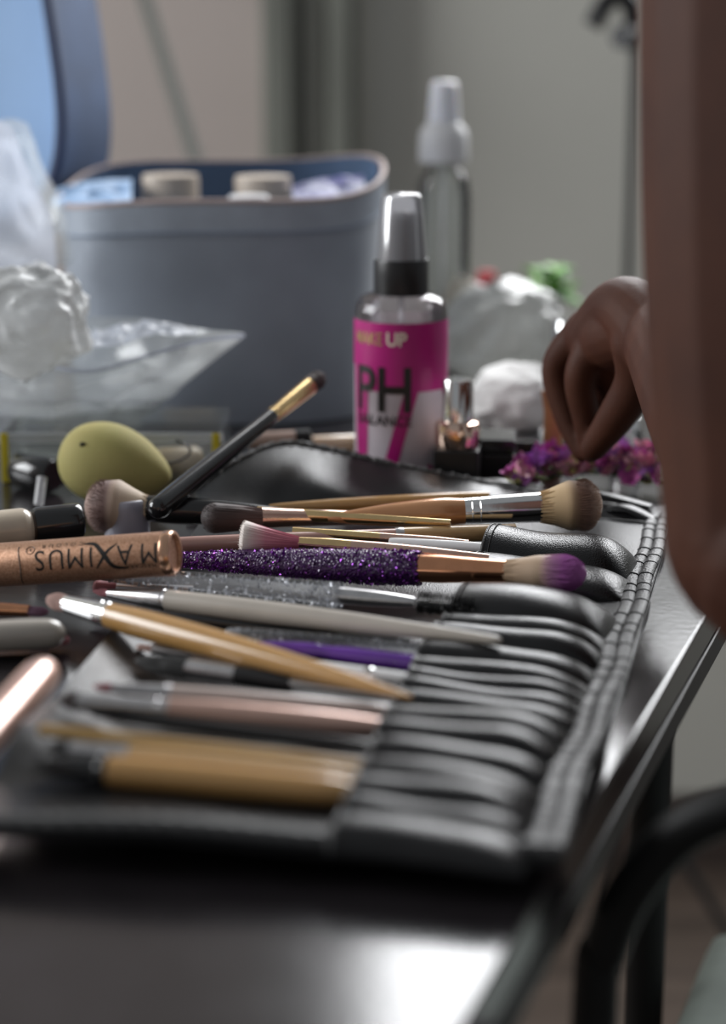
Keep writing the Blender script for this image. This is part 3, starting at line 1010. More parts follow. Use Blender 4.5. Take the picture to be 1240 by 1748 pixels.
brush('makeup_brush', 'dense cream kabuki brush with brown band, chrome ferrule and copper handle', P(1030, 860, 22), P(560, 885, 17),
      [('bristles', KABUKI, (0.235, 0.0), {'tuft': 1, 'prof': [(0, 7.2), (0.35, 10.0), (0.75, 13.2), (1, 12.6)], 'dome': 0.36, 'n': 700, 'thick': 0.00024}),
       ('ferrule', CHROME, [(0.228, 7.4), (0.36, 7.0), (0.44, 6.6), (0.51, 6.4)], {'rings': ((0.45, 6.5), (0.48, 6.4)), 'round': False}),
       ('handle', ORANGE, [(0.505, 6.4), (0.6, 7.2), (0.75, 6.0), (0.92, 3.4), (1, 1.2)])])
brush('makeup_brush', 'round cream kabuki brush with dark band behind the lilac cap', P(144, 862, 17), P(520, 882, 14),
      [('bristles', KABUKI2, (0.30, 0.0), {'tuft': 1, 'prof': [(0, 6.0), (0.4, 10.0), (0.8, 14.5), (1, 14.0)], 'dome': 0.4, 'n': 700, 'thick': 0.00024}),
       ('ferrule', BLACKGLOSS, [(0.29, 6.4), (0.4, 7.0), (0.52, 6.6)]),
       ('handle', BLACKGLOSS, [(0.515, 6.6), (0.7, 5.6), (1, 3.0)])])
# --- brush that leans up against the hump
brush('makeup_brush', 'black brush with gold ferrule leaning up over the leather hump', P(262, 874, 20), PD(552, 640, 1066),
      [('handle', BLACKGLOSS, [(0.0, 2.6), (0.015, 4.8), (0.06, 5.6), (0.3, 5.0), (0.55, 4.2), (0.675, 4.0)]),
       ('ferrule', GOLD, [(0.67, 4.0), (0.78, 4.5), (0.905, 4.9)], {'rings': ((0.69, 4.2),)}),
       ('bristles', DARKHAIR, (0.9, 1.0), {'tuft': 1, 'prof': [(0, 4.0), (0.5, 5.4), (1, 5.0)], 'dome': 0.55, 'n': 300})])
# --- brushes coming in from the left
brush('makeup_brush', 'copper ferrule and plum tip of a brush under the mascara tube', P(84, 1045, 8), P(-180, 1030, 8),
      [('bristles', PLUMHAIR, (0.14, 0.0), {'tuft': 1, 'prof': [(0, 2.4), (0.6, 2.4), (1, 1.6)], 'dome': 0.3, 'n': 160, 'flat': (1, .8)}),
       ('ferrule', COPPER, [(0.125, 2.5), (0.3, 2.9), (0.5, 3.0)], {'rings': ((0.45, 3.0),)}),
       ('handle', BLACKGLOSS, [(0.49, 3.0), (0.8, 3.2), (1, 2)])])
brush('makeup_brush', 'fat cream brush handle with rounded end on the bare table', P(113, 1080, 9), P(-330, 1100, 9),
      [('handle', GREIGE, [(0.0, 0.8), (0.012, 3.0), (0.04, 5.2), (0.1, 6.2), (0.3, 6.3), (0.7, 5.6), (1, 5)])])
brush('makeup_brush', 'dark red tip peeping out beneath the fat cream handle', P(120, 1092, 4), P(-60, 1100, 4),
      [('bristles', ROSEHAIR, (0.15, 0.0), {'tuft': 1, 'prof': [(0, 2.0), (1, 2.2)], 'dome': 0.5, 'n': 110}),
       ('handle', BLACKGLOSS, [(0.14, 2.2), (0.6, 2.6), (1, 2.6)])])
brush('makeup_brush', 'fat rose gold handle with domed end pointing out of the frame', P(84, 1138, 17), P(-260, 1520, 12),
      [('handle', ROSEPEARL, [(0.0, 1.0), (0.008, 3.6), (0.025, 5.8), (0.06, 7.2), (0.12, 7.7), (0.5, 7.2), (1, 6)])])

# ------------------------------------------------------------------ mascara tube with its upside-down lettering
A, B = P(-170, 976, 11), P(299, 944, 27)
R = frame_on(A, B)
Lm = (B - A).length
GLIT = mat('bronze_glitter', (0.36, 0.18, 0.10), 0.36, 0.6, col2=(0.6, 0.36, 0.24), vscale=1500, bump=0.25, bscale=1800)
INK = mat('black_print', (0.01, 0.008, 0.007), 0.4)
t = thing('mascara_tube', 'bronze glitter mascara tube with black upside-down lettering', 'mascara', A, R)
r0 = 0.0097
part('tube', MB().lathe([(0.0, r0 * 0.9), (0.002, r0), (Lm - 0.006, r0), (Lm - 0.003, r0 * 1.0), (Lm - 0.0012, r0 * 0.99), (Lm, r0 * 0.93), (Lm + 0.0001, r0 * 0.83), (Lm - 0.0012, r0 * 0.8), (Lm - 0.0015, 0.0002)], 48), GLIT, t)
part('rim', MB().lathe([(Lm - 0.0042, r0 * 1.0), (Lm - 0.0035, r0 * 1.03), (Lm - 0.0005, r0 * 1.02), (Lm + 0.0003, r0 * 0.96), (Lm + 0.0002, r0 * 0.86)], 48, caps=False), mat('bronze_rim', (0.6, 0.36, 0.24), 0.25, 0.9), t)


def on_tube(tx, ty, x0, phi0, lift=0.00006):
    ph = phi0 - ty / r0
    rr = r0 + lift
    return Vector((x0 - tx, -rr * math.cos(ph), rr * math.sin(ph)))


def xpx(u):
    """share of the picture between the tube's two ends -> mm along the tube"""
    return (u + 185) / 469 * Lm


PH0 = 0.30
letters = [('M', 253, 0.0130, 0.0), ('A', 213, 0.0130, 0.0), ('I', 157, 0.0130, 0), ('M', 131, 0.0130, 0.0), ('U', 99, 0.0130, 0.0), ('S', 71, 0.0130, 0.0)]
lp = None
for ch, u, sz, dy in letters:
    vs, fs = text_mb(ch, sz, 0.0012, 1.0)
    mb = MB().add([on_tube(p.x * 0.86, p.y - sz * 0.35, xpx(u), PH0) for p in vs], fs)
    part('letter', mb, INK, t, smooth=False, label='black printed letter')


def stroke(pts, wid, x0, phi0):
    pts = spline([Vector((a, b, 0)) for a, b in pts], 24)
    mb = MB()
    vs, fs = [], []
    for i, p in enumerate(pts):
        d = (pts[min(23, i + 1)] - pts[max(0, i - 1)]).normalized()
        n = Vector((-d.y, d.x, 0))
        s = i / 23
        w = wid * (0.25 + 0.75 * math.sin(math.pi * min(1, s * 1.02 + 0.0)) ** 0.7)
        for q in (p + n * w / 2, p - n * w / 2):
            vs.append(on_tube(q.x, q.y, x0, phi0, 0.00009))
    for i in range(23):
        fs.append((2 * i, 2 * i + 1, 2 * i + 3, 2 * i + 2))
    return mb.add(vs, fs)


xc = xpx(182)
mbx = stroke([(-0.0095, 0.0058), (-0.003, 0.0045), (0.001, -0.001), (0.0055, -0.006), (0.0105, -0.0066)], 0.0021, xc, PH0)
part('letter', mbx, INK, t, smooth=False, label='sweeping black stroke of the letter X')
mbx = stroke([(0.0048, 0.0052), (0.002, 0.0015), (-0.001, -0.0025), (-0.005, -0.0056)], 0.0014, xc, PH0)
part('letter', mbx, INK, t, smooth=False, label='thin crossing stroke of the letter X')
for s, u, dy, sz, sp_ in (('MASCARA', 238, 0.0052, 0.0028, 1.15), ('COLOUR', 108, -0.0068, 0.0030, 1.9), ('R', 54.5, -0.0052, 0.0022, 1.0)):
    vs, fs = text_mb(s, sz, 0.0012, sp_)
    part('lettering', MB().add([on_tube(p.x, p.y + dy - sz * 0.35, xpx(u), PH0) for p in vs], fs), INK, t, smooth=False)
ringp = [on_tube(0.0019 * math.cos(a), -0.0052 + 0.0019 * math.sin(a), xpx(54.5), PH0, 0.0001) for a in [2 * math.pi * i / 24 for i in range(25)]]
part('registered_ring', MB().tube(ringp, 0.00014, 4), INK, t)
ringp = [on_tube(0.0012 * math.sin((i / 30 - 0.5) * math.pi) ** 2, (i / 30 - 0.5) * 0.019 + 0.002, xpx(38), PH0, 0.00005) for i in range(31)]
part('printed_line', MB().tube(ringp, 0.00022, 5), INK, t)

# ------------------------------------------------------------------ foundation bottle, lilac cap, sponge
brush('foundation_bottle', 'beige foundation bottle with black cap lying behind the mascara tube', P(-130, 922, 12), P(141, 888, 15),
      [('body', mat('beige_foundation', (0.62, 0.53, 0.42), 0.3, var=0.15, vscale=60, coat=0.5), [(0, 9.0), (0.3, 9.6), (0.58, 9.6), (0.64, 9.0), (0.675, 7.2)]),
       ('neck', mat('brown_collar', (0.1, 0.07, 0.05), 0.35), [(0.66, 6.8), (0.69, 6.8), (0.70, 6.6)]),
       ('cap', BLACKGLOSS, [(0.69, 8.4), (0.71, 9.0), (0.95, 8.8), (0.985, 8.4), (1.0, 7.0)], {'round': False})], cat='bottle', group=None)
c = P(218, 922, 0)
t = thing('lilac_bottle_cap', 'small frosted lilac cap standing upright behind the mascara tube', 'cap', c)
part('wall', MB().lathe([(0, 0.0112), (0.018, 0.0108), (0.0208, 0.0100), (0.0215, 0.009), (0.0215, 0.0002), (0.0203, 0.0002), (0.0203, 0.0096), (0, 0.0102)], 36, axis='Z', cx=c.x, cy=c.y, cz=c.z, caps=False), FROST, t)
part('inner_plug', MB().lathe([(0.002, 0.006), (0.012, 0.006), (0.014, 0.005), (0.0201, 0.005)], 24, axis='Z', cx=c.x, cy=c.y, cz=c.z), mat('lilac_plug', (0.4, 0.4, 0.5), 0.4), t)

c = PD(198, 802, 1022)
ax = (PD(300, 838, 1008) - PD(96, 790, 1030)).normalized()
Z = Vector((0, 0, 1)); Z = (Z - ax * Z.dot(ax)).normalized()
Rs = Matrix((ax, Z.cross(ax), Z)).transposed()
prof = []
for i in range(25):
    a = math.pi * i / 24
    x = -math.cos(a)
    r = math.sin(a) * (1 - 0.2 * x - 0.16 * max(0, x) ** 2)
    prof.append((x * 0.0315, max(r * 0.0213, 0.00005)))
mb = MB().lathe(prof, 40)
for i, p in enumerate(mb.v):
    p *= 1 + 0.012 * noise.noise(p * 60)
mb.v = [Rs @ p + c for p in mb.v]
lowz = min(p.z for p in mb.v)
for p in mb.v:
    p.z += T + 0.0004 - lowz
sponge = single('beauty_sponge', mb, mat('olive_sponge', (0.40, 0.34, 0.13), 0.8, col2=(0.33, 0.3, 0.10), vscale=18, bump=0.25, bscale=700, subs=0.15), 'olive yellow egg-shaped make-up sponge behind the kabuki brush', 'sponge')

target = PD(138, 760, 1010)
front = min((p for p in mb.v if p.y < 1.03), key=lambda p: (Vector((p.x, 0, p.z)) - Vector((target.x, 0, target.z))).length)
part('dark_speck', blob(front, (0.0016, 0.0008, 0.0013), 0.3, 1.5, 2, sub=2), mat('speck', (0.05, 0.045, 0.02), 0.8), sponge)

# ------------------------------------------------------------------ spray bottle with the pink label
bx, by = P(684, 815, 0).x, P(684, 815, 0).y
c = Vector((bx, by, T))
t = thing('spray_bottle', 'clear spray bottle with magenta label and black pump collar', 'bottle', c)
R0 = 0.0256
PLAST = clear('bottle_plastic', tint=(0.97, 0.95, 0.96), milky=0.12, rough=0.04, milk_col=(0.85, 0.78, 0.82))
part('body', MB().lathe([(0.0, 0.0235), (0.0012, 0.025), (0.004, R0), (0.094, R0), (0.098, R0 * 0.97), (0.1015, R0 * 0.88), (0.1035, R0 * 0.7), (0.1045, 0.0125), (0.107, 0.0122)], 56, axis='Z', cx=bx, cy=by, cz=T), PLAST, t)
part('liquid', MB().lathe([(0.002, 0.0225), (0.004, R0 * 0.94), (0.090, R0 * 0.94)], 40, axis='Z', cx=bx, cy=by, cz=T), clear('pale_liquid', tint=(0.93, 0.86, 0.9), milky=0.15, rough=0.02, milk_col=(0.8, 0.7, 0.75)), t)
part('dip_tube', MB().tube([(bx, by, T + 0.006), (bx, by, T + 0.104)], 0.0016, 10), CLEARCAP, t)
co = part('collar', MB().lathe([(0.1035, 0.0148), (0.1045, 0.0152), (0.121, 0.0150), (0.1225, 0.0146), (0.1226, 0.006)], 44, axis='Z', cx=bx, cy=by, cz=T), BLACKSATIN, t)
part('nozzle', MB().lathe([(0.122, 0.0105), (0.1345, 0.0098), (0.1355, 0.0092), (0.147, 0.0082), (0.148, 0.0072), (0.1482, 0.0005)], 32, axis='Z', cx=bx, cy=by, cz=T), mat('charcoal_nozzle', (0.03, 0.03, 0.033), 0.45), t)
part('overcap', MB().lathe([(0.1222, 0.0138), (0.155, 0.0112), (0.1572, 0.0104), (0.158, 0.009), (0.1582, 0.0003), (0.157, 0.0003), (0.1563, 0.0094), (0.154, 0.0104), (0.1222, 0.0130)], 40, axis='Z', cx=bx, cy=by, cz=T, caps=False), CLEARCAP, t)
MAG = mat('magenta_label', (0.50, 0.012, 0.21), 0.38, var=0.08)
PALE = mat('pale_label', (0.62, 0.55, 0.6), 0.4, var=0.1)


def on_bottle(a, z, lift):
    r = R0 + lift
    return Vector((bx + r * math.sin(a), by - r * math.cos(a), T + z))


def patch(a0, a1, lo, hi, lift, n=40, m=10):
    """Label area between angles; lo and hi give the lower and upper edge for each angle (m)."""
    return MB().grid(lambda s, q: on_bottle(a0 + (a1 - a0) * s, lo(a0 + (a1 - a0) * s) * (1 - q) + hi(a0 + (a1 - a0) * s) * q, lift), n, m)


def slash(pts, lift):
    """Bar between two heights: (angle left, angle right, z) at each end."""
    (l0, r0_, z0_), (l1, r1_, z1_) = pts
    return MB().grid(lambda s, q: on_bottle((l0 + (l1 - l0) * q) * (1 - s) + (r0_ + (r1_ - r0_) * q) * s, z0_ + (z1_ - z0_) * q, lift), 8, 8)


D = math.radians
la = part('label', patch(D(-150), D(150), lambda a: 0.006, lambda a: 0.0905, 0.0001, 70, 6), PALE, t)
part('label_panel', patch(D(-150), D(150), lambda a: 0.0905 - 0.025 if a < D(-60) else 0.053, lambda a: 0.0905, 0.0003, 90, 6), MAG, la)
part('label_bar', slash(((D(-66), D(-46), 0.006), (D(-76), D(-44), 0.0655)), 0.0004), MAG, la)
part('label_bar', slash(((D(-26), D(-9), 0.006), (D(3), D(20), 0.053)), 0.00042), MAG, la)
part('label_bar', slash(((D(30), D(44), 0.006), (D(34), D(40), 0.012)), 0.00042), MAG, la)
for s, a_mid, zc, sz, m_, bold, sx in (('PH', -26, 0.0425, 0.0345, INK, 0.0006, 0.86), ('BALANCE', -25, 0.0345, 0.0082, INK, 0.0001, 0.95),
                                       ('MAKE', -46, 0.0785, 0.0098, mat('gold_print', (0.52, 0.36, 0.16), 0.35, 0.5), 0.0001, 0.78),
                                       ('UP', -7, 0.0785, 0.0102, mat('pale_print', (0.85, 0.75, 0.62), 0.4), 0.0003, 0.9)):
    vs, fs = text_mb(s, sz, 0.0014, 1.0, bold)
    part('lettering', MB().add([on_bottle(D(a_mid) + p.x * sx / R0, zc + p.y, 0.0006) for p in vs], fs), m_, la, smooth=False)

# ------------------------------------------------------------------ lipstick, black case, far spray bottle
c = P(780, 838, 0)
t = thing('lipstick', 'lipstick with square black base, rose gold collar and chrome cap', 'lipstick', c)
rz = Matrix.Rotation(D(-6), 3, 'Z')
part('base', MB().box(c + Vector((0, 0, 0.0125)), (0.0245, 0.0245, 0.025), 0.0012, rz), BLACKSATIN, t, smooth=False)
part('collar', MB().lathe([(0.025, 0.0118), (0.026, 0.0122), (0.0355, 0.0122), (0.0385, 0.0116), (0.0395, 0.0095)], 40, axis='Z', cx=c.x, cy=c.y, cz=c.z), mat('rose_gold_mirror', (0.85, 0.62, 0.5), 0.1, 1.0, bump=0.03, bscale=150), t)
part('cap', MB().lathe([(0.0385, 0.0085), (0.0605, 0.0085), (0.0618, 0.0079), (0.0619, 0.0002)], 40, axis='Z', cx=c.x, cy=c.y, cz=c.z), CHROME, t)
c = P(848, 826, 0)
t = thing('lipstick_case', 'plain black case standing just behind the chrome capped lipstick', 'case', c)
part('body', MB().box(c + Vector((0.0, 0.012, 0.0085)), (0.022, 0.03, 0.017), 0.001, rz), BLACKSATIN, t, smooth=False)
part('lid', MB().box(c + Vector((0.0, 0.012, 0.0215)), (0.0222, 0.0302, 0.0085), 0.001, rz), BLACKGLOSS, t, smooth=False)

c = P(754, 633, 0)
t = thing('spray_bottle', 'tall clear spray bottle with white cap standing against the wall', 'bottle', c)
rb = 0.0198
part('body', MB().lathe([(0, 0.018), (0.002, rb), (0.125, rb), (0.136, rb * 0.93), (0.144, rb * 0.7), (0.148, 0.0105), (0.152, 0.0105)], 40, axis='Z', cx=c.x, cy=c.y, cz=c.z), clear('far_bottle_glass', tint=(0.82, 0.84, 0.82), milky=0.05, rough=0.05), t)
part('pump', MB().lathe([(0.15, 0.0172), (0.152, 0.0178), (0.166, 0.0175), (0.172, 0.0165), (0.176, 0.0125), (0.18, 0.011)], 36, axis='Z', cx=c.x, cy=c.y, cz=c.z), WHITE, t)
part('cap', MB().lathe([(0.176, 0.0118), (0.200, 0.0100), (0.2045, 0.0095), (0.206, 0.0078), (0.2062, 0.0002)], 36, axis='Z', cx=c.x, cy=c.y, cz=c.z), mat('translucent_white', (0.8, 0.82, 0.88), 0.3, subs=0.3), t)
part('dip_tube', MB().tube([(c.x, c.y, c.z + 0.006), (c.x, c.y, c.z + 0.15)], 0.002, 8), CLEARCAP, t)

# ------------------------------------------------------------------ beauty case
BX, BY, HA, HB = -0.091, 1.312, 0.1045, 0.088
DENIM = mat('grey_blue_fabric', (0.27, 0.305, 0.36), 0.5, var=0.12, vscale=25, bump=0.15, bscale=600, sheen=0.3)
DENIM2 = mat('denim_blue', (0.055, 0.11, 0.24), 0.75, var=0.25, vscale=30, bump=0.2, bscale=700, sheen=0.2)
LINING = mat('pale_blue_lining', (0.30, 0.47, 0.72), 0.6, var=0.12, vscale=14, sheen=0.2)
PIPING = mat('beige_zip_tape', (0.45, 0.35, 0.33), 0.6, var=0.2, vscale=80)


def oval(a, s=1.0, n=2.7):
    ca, sa = math.cos(a), math.sin(a)
    return (math.copysign(abs(ca) ** (2 / n), ca) * HA * s, math.copysign(abs(sa) ** (2 / n), sa) * HB * s)


def rimz(a):
    return T + 0.1375 + 0.008 * (1 + math.sin(a)) + 0.003 * math.sin(3 * a + 0.6) + 0.006 * math.cos(a)


case = thing('beauty_case', 'grey blue soft beauty case standing open with pale blue lid lining', 'case', (BX, BY, T))


def wall(a, b, inset=0.0):
    an = 2 * math.pi * a
    s = 0.94 + 0.06 * b ** 0.6 + 0.03 * math.sin(math.pi * b) * noise.noise(Vector((2.2 * math.cos(an), 2.2 * math.sin(an), b * 1.6 + 4)))
    x, y = oval(an, s)
    k = 1 - inset / 0.1
    z = T + 0.0008 + (rimz(an) - T) * b
    return Vector((BX + x * k, BY + y * k, z))


mb = MB().grid(lambda a, b: wall(a, b), 96, 20, closed_u=True)
bottom = [wall(i / 96, 0) for i in range(96)]
mb.add(bottom, [tuple(range(96))])
part('body', mb, DENIM, case)
mb = MB().grid(lambda a, b: wall(a, 0.05 + 0.95 * b, 0.003), 96, 20, closed_u=True)
mb.add([wall(i / 96, 0.05, 0.003) for i in range(96)], [tuple(range(96))])
part('lining', mb, mat('case_lining', (0.10, 0.17, 0.3), 0.7, var=0.2, vscale=30), case)
part('band', MB().grid(lambda a, b: wall(a, 0.87 + 0.12 * b, -0.0012), 96, 4, closed_u=True), mat('light_grey_band', (0.33, 0.37, 0.43), 0.55, var=0.1), case)
part('zip_tape', MB().tube([wall(i / 96, 1.0) for i in range(97)], 0.0018, 8, caps=False), PIPING, case)
part('seam', MB().tube([wall(i / 96, 0.865, -0.0012) for i in range(97)], 0.0007, 6, caps=False), mat('blue_seam', (0.2, 0.25, 0.33), 0.7), case)
# lid: shallow tray standing up behind the left end
LC = Vector((-0.288, 1.415, T + 0.215))
yaw = Matrix.Rotation(D(-24), 3, 'Z') @ Matrix.Rotation(D(-6), 3, 'X') @ Matrix.Rotation(D(-11), 3, 'Y')


def lidp(a, dep, s=1.0):
    an = 2 * math.pi * a
    ca, sa = math.cos(an), math.sin(an)
    n = 3.2
    x = math.copysign(abs(ca) ** (2 / n), ca) * 0.108 * s
    z = math.copysign(abs(sa) ** (2 / n), sa) * 0.125 * s
    return LC + yaw @ Vector((x, dep, z))


lid = part('lid', MB().grid(lambda a, b: lidp(a, -0.03 + 0.06 * b), 72, 5, closed_u=True).add([lidp(i / 72, 0.03) for i in range(72)], [tuple(range(72))]), DENIM2, case)
part('lid_lining', MB().grid(lambda a, b: lidp(a, -0.028 + 0.05 * b, 0.955), 72, 5, closed_u=True).add([lidp(i / 72, 0.022, 0.955) for i in range(72)], [tuple(range(72))]), LINING, lid)
part('lid_piping', MB().tube([lidp(i / 72, -0.03, 0.98) for i in range(73)], 0.004, 8, caps=False), mat('navy_piping', (0.03, 0.05, 0.12), 0.6), lid)
hy = LC + yaw @ Vector((0.07, -0.01, -0.12))
part('hinge_strip', coons([wall(0.36, 1), wall(0.44, 1)], [lidp(0.82, 0.02), lidp(0.70, 0.02)], [wall(0.36, 1), lidp(0.82, 0.02)], [wall(0.44, 1), lidp(0.70, 0.02)], 10, 10), DENIM2, case)
# what sticks out of it
for u, v, lab, hh in ((291, 288, 'beige capped tube standing in the left of the beauty case', 0.150), (449, 291, 'beige capped tube standing in the middle of the beauty case', 0.149)):
    q = PD(u, v + 20, 1325)
    tt = thing('cosmetic_tube', lab, 'tube', (q.x, 1.325, T + 0.008), group='tubes in the beauty case')
    part('body', MB().lathe([(0.0, 0.017), (0.11, 0.0185), (0.118, 0.0185)], 32, axis='Z', cx=q.x, cy=1.325, cz=T + 0.008), mat('tube_cream', (0.55, 0.5, 0.45), 0.5), tt)
    part('cap', MB().lathe([(0.118, 0.0187), (hh - 0.012, 0.0187), (hh - 0.009, 0.0182), (hh - 0.0085, 0.0002)], 32, axis='Z', cx=q.x, cy=1.325, cz=T + 0.008), mat('beige_cap', (0.52, 0.44, 0.36), 0.45, var=0.1), tt)
q = PD(425, 345, 1262)
tt = thing('jar_lid', 'white round jar poking up at the front rim of the beauty case', 'jar', (q.x, 1.262, T + 0.01))
part('jar', MB().lathe([(0, 0.012), (0.116, 0.012)], 24, axis='Z', cx=q.x, cy=1.262, cz=T + 0.01), CLEARCAP, tt)
part('lid', MB().lathe([(0.114, 0.0138), (0.128, 0.0138), (0.131, 0.012), (0.1315, 0.0003)], 28, axis='Z', cx=q.x, cy=1.262, cz=T + 0.01), WHITE, tt)
mb = coons([PD(500, 342, 1280), PD(560, 338, 1290), PD(625, 325, 1310)], [PD(500, 318, 1330), PD(560, 304, 1330), PD(620, 300, 1330)],
           [PD(500, 342, 1280), PD(500, 318, 1330)], [PD(625, 325, 1310), PD(620, 300, 1330)], 24, 14, 0.004, 60, 3)
mb2 = [p - Vector((0, 0, 0.09)) for p in mb.v[:24]]
single('fabric_pouch', mb, mat('violet_blue_pouch', (0.1, 0.1, 0.32), 0.6, col2=(0.35, 0.36, 0.45), vscale=30), 'violet and grey pouch lying in the right of the beauty case', 'pouch')
mb = coons([PD(85, 352, 1262), PD(150, 352, 1258), PD(225, 348, 1262)], [PD(100, 322, 1320), PD(160, 312, 1320), PD(225, 306, 1320)],
           [PD(85, 352, 1262), PD(100, 322, 1320)], [PD(225, 348, 1262), PD(225, 306, 1320)], 24, 16, 0.006, 50, 8)
single('folded_cloth', mb, LINING, 'pale blue cloth folded over the left rim of the beauty case', 'cloth')

# ------------------------------------------------------------------ clear plastic bags on the left
# open mouthed bag with a long pointed corner
tip = PD(418, 573, 1120)
front_low = [P(-60, 745, 1), P(60, 735, 1), P(150, 728, 1), P(236, 722, 1)]
front_top = [PD(-60, 606, 1110), PD(40, 618, 1100), PD(150, 634, 1098), PD(262, 604, 1102), PD(345, 582, 1110), tip]
fb = coons(front_low, front_top, [front_low[0], PD(-60, 670, 1100), front_top[0]], [front_low[-1], PD(318, 655, 1125), tip], 60, 40, 0.0045, 20, 1)
back_low = [P(-60, 736, 1), P(60, 736, 1), P(150, 732, 1), P(236, 727, 1)]
back_top = [PD(-60, 520, 1190), PD(60, 532, 1190), PD(150, 540, 1185), PD(250, 545, 1175), PD(345, 562, 1150), tip + Vector((0, 0.002, 0.001))]
bb = coons(back_low, back_top, [back_low[0], PD(-60, 610, 1190), back_top[0]], [back_low[-1], PD(318, 648, 1140), back_top[-1]], 60, 40, 0.005, 20, 5)
t = thing('plastic_bag', 'clear plastic bag with open mouth and long pointed corner before the beauty case', 'plastic bag', P(100, 720, 0))
part('front_sheet', fb, FILM, t)
part('back_sheet', bb, FILM, t)
part('mouth_hem', MB().tube(spline(front_top, 60), [0.0011] * 60, 6, sx=0.5), FILM2, t)
fold = coons([PD(140, 596, 1106), PD(200, 590, 1104), PD(262, 572, 1108), PD(330, 572, 1112)], [PD(140, 572, 1150), PD(190, 560, 1150), PD(245, 548, 1150), PD(340, 566, 1140)],
             [PD(140, 596, 1106), PD(138, 580, 1130), PD(140, 572, 1150)], [PD(330, 572, 1112), PD(340, 566, 1140)], 40, 20, 0.005, 70, 9)
part('inner_fold', fold, FILM2, t)
q = PD(48, 548, 1085)
single('plastic_bag', blob(q, (0.030, 0.024, 0.0255), 0.34, 1.25, 6), clear('milky_film', tint=(0.95, 0.96, 0.96), milky=0.8, rough=0.3, milk_col=(0.72, 0.73, 0.73), ior=1.45), 'milky crumpled plastic lump resting on the pointed bag', 'plastic bag')
ub = coons([PD(-70, 470, 1200), PD(20, 474, 1198), PD(98, 462, 1200)], [PD(-70, 215, 1180), PD(-10, 207, 1185), PD(22, 214, 1190)],
           [PD(-70, 470, 1200), PD(-70, 340, 1192), PD(-70, 215, 1180)], [PD(98, 462, 1200), PD(88, 370, 1195), PD(48, 290, 1190), PD(22, 214, 1190)], 40, 60, 0.010, 24, 12)
t = thing('plastic_bag', 'tall crinkled bluish plastic bag standing before the open lid', 'plastic bag', P(0, 690, 0))
part('front_sheet', ub, FILM2, t)
lower = coons([P(-70, 742, 1), P(10, 742, 1), P(90, 742, 1)], [PD(-70, 470, 1200), PD(20, 474, 1198), PD(98, 462, 1200)],
              [P(-70, 742, 1), PD(-70, 470, 1200)], [P(90, 742, 1), PD(98, 462, 1200)], 30, 30, 0.008, 40, 15)
part('lower_sheet', lower, FILM2, t)
ub2 = MB()
ub2.v = [p + Vector((0.004, 0.03 + 0.01 * noise.noise(p * 40), 0.0)) for p in ub.v]
ub2.f = ub.f
ub2.t = ub.t
part('back_sheet', ub2, FILM, t)

# ------------------------------------------------------------------ clear tray with yellow corners behind the sponge
t = thing('clear_tray', 'shallow clear plastic tray with yellow corner strips behind the sponge', 'tray', P(200, 790, 0))
x0_, x1_ = PD(4, 790, 1073).x, P(384, 800, 0).x
y0_, y1_, hz_ = 1.075, 1.150, 0.0265
for (cx_, cy_, sx_, sy_, nm) in (((x0_ + x1_) / 2, y0_, x1_ - x0_, 0.0012, 'front_wall'), ((x0_ + x1_) / 2, y1_, x1_ - x0_, 0.0012, 'back_wall'), (x0_, (y0_ + y1_) / 2, 0.0012, y1_ - y0_, 'side_wall'), (x1_, (y0_ + y1_) / 2, 0.0012, y1_ - y0_, 'side_wall')):
    part(nm, MB().box((cx_, cy_, T + 0.001 + hz_ / 2), (sx_, sy_, hz_)), clear('tray_plastic', tint=(0.93, 0.94, 0.92), milky=0.12, rough=0.06), t, smooth=False)
part('bottom', MB().box(((x0_ + x1_) / 2, (y0_ + y1_) / 2, T + 0.001), (x1_ - x0_, y1_ - y0_, 0.0012)), MATS['tray_plastic'], t, smooth=False)
part('rim', MB().box(((x0_ + x1_) / 2, y0_ - 0.0015, T + hz_ - 0.001), (x1_ - x0_ + 0.004, 0.0022, 0.005)), clear('tray_rim', tint=(0.95, 0.95, 0.95), milky=0.4, rough=0.1), t, smooth=False)
YEL = mat('yellow_strip', (0.62, 0.5, 0.03), 0.35)
for xx in (PD(9, 790, 1073).x, x1_ - 0.002):
    part('corner_strip', MB().box((xx, y0_ - 0.0016, T + 0.001 + hz_ / 2), (0.0042, 0.003, hz_ + 0.001), 0.0004), YEL, t, smooth=False)
# things in the tray
yy = 1.10
qa, qb = P(245, 792, 9), P(345, 786, 9)
single('concealer_tube', MB().tube([qa, qa.lerp(qb, .1), qa.lerp(qb, .9), qb], [0.006, 0.0085, 0.0085, 0.006], 20), mat('tan_concealer', (0.48, 0.36, 0.22), 0.4, coat=0.3), 'tan concealer tube lying in the clear tray', 'tube')
qa, qb = P(28, 800, 10), P(92, 812, 10)
single('eyeliner_cap', MB().tube([qa, qa.lerp(qb, .1), qa.lerp(qb, .9), qb], [0.007, 0.0095, 0.0095, 0.008], 20), BLACKGLOSS, 'black cap lying in the clear tray left of the sponge', 'cap')
qa, qb = P(70, 850, 4), P(74, 790, 12)
single('clear_stick', MB().tube([P(66, 862, 3), P(72, 815, 16)], [0.0028, 0.0028], 12), CLEARCAP, 'clear plastic stick propped on the tray beside the sponge', 'stick')
single('wire_hook', MB().tube(spline([P(285, 792, 20), P(310, 785, 21), P(325, 772, 24), P(318, 760, 28), P(300, 752, 30)], 24), 0.0007, 8), BLACKGLOSS, 'thin black wire curl lying on the tray behind the sponge', 'wire')

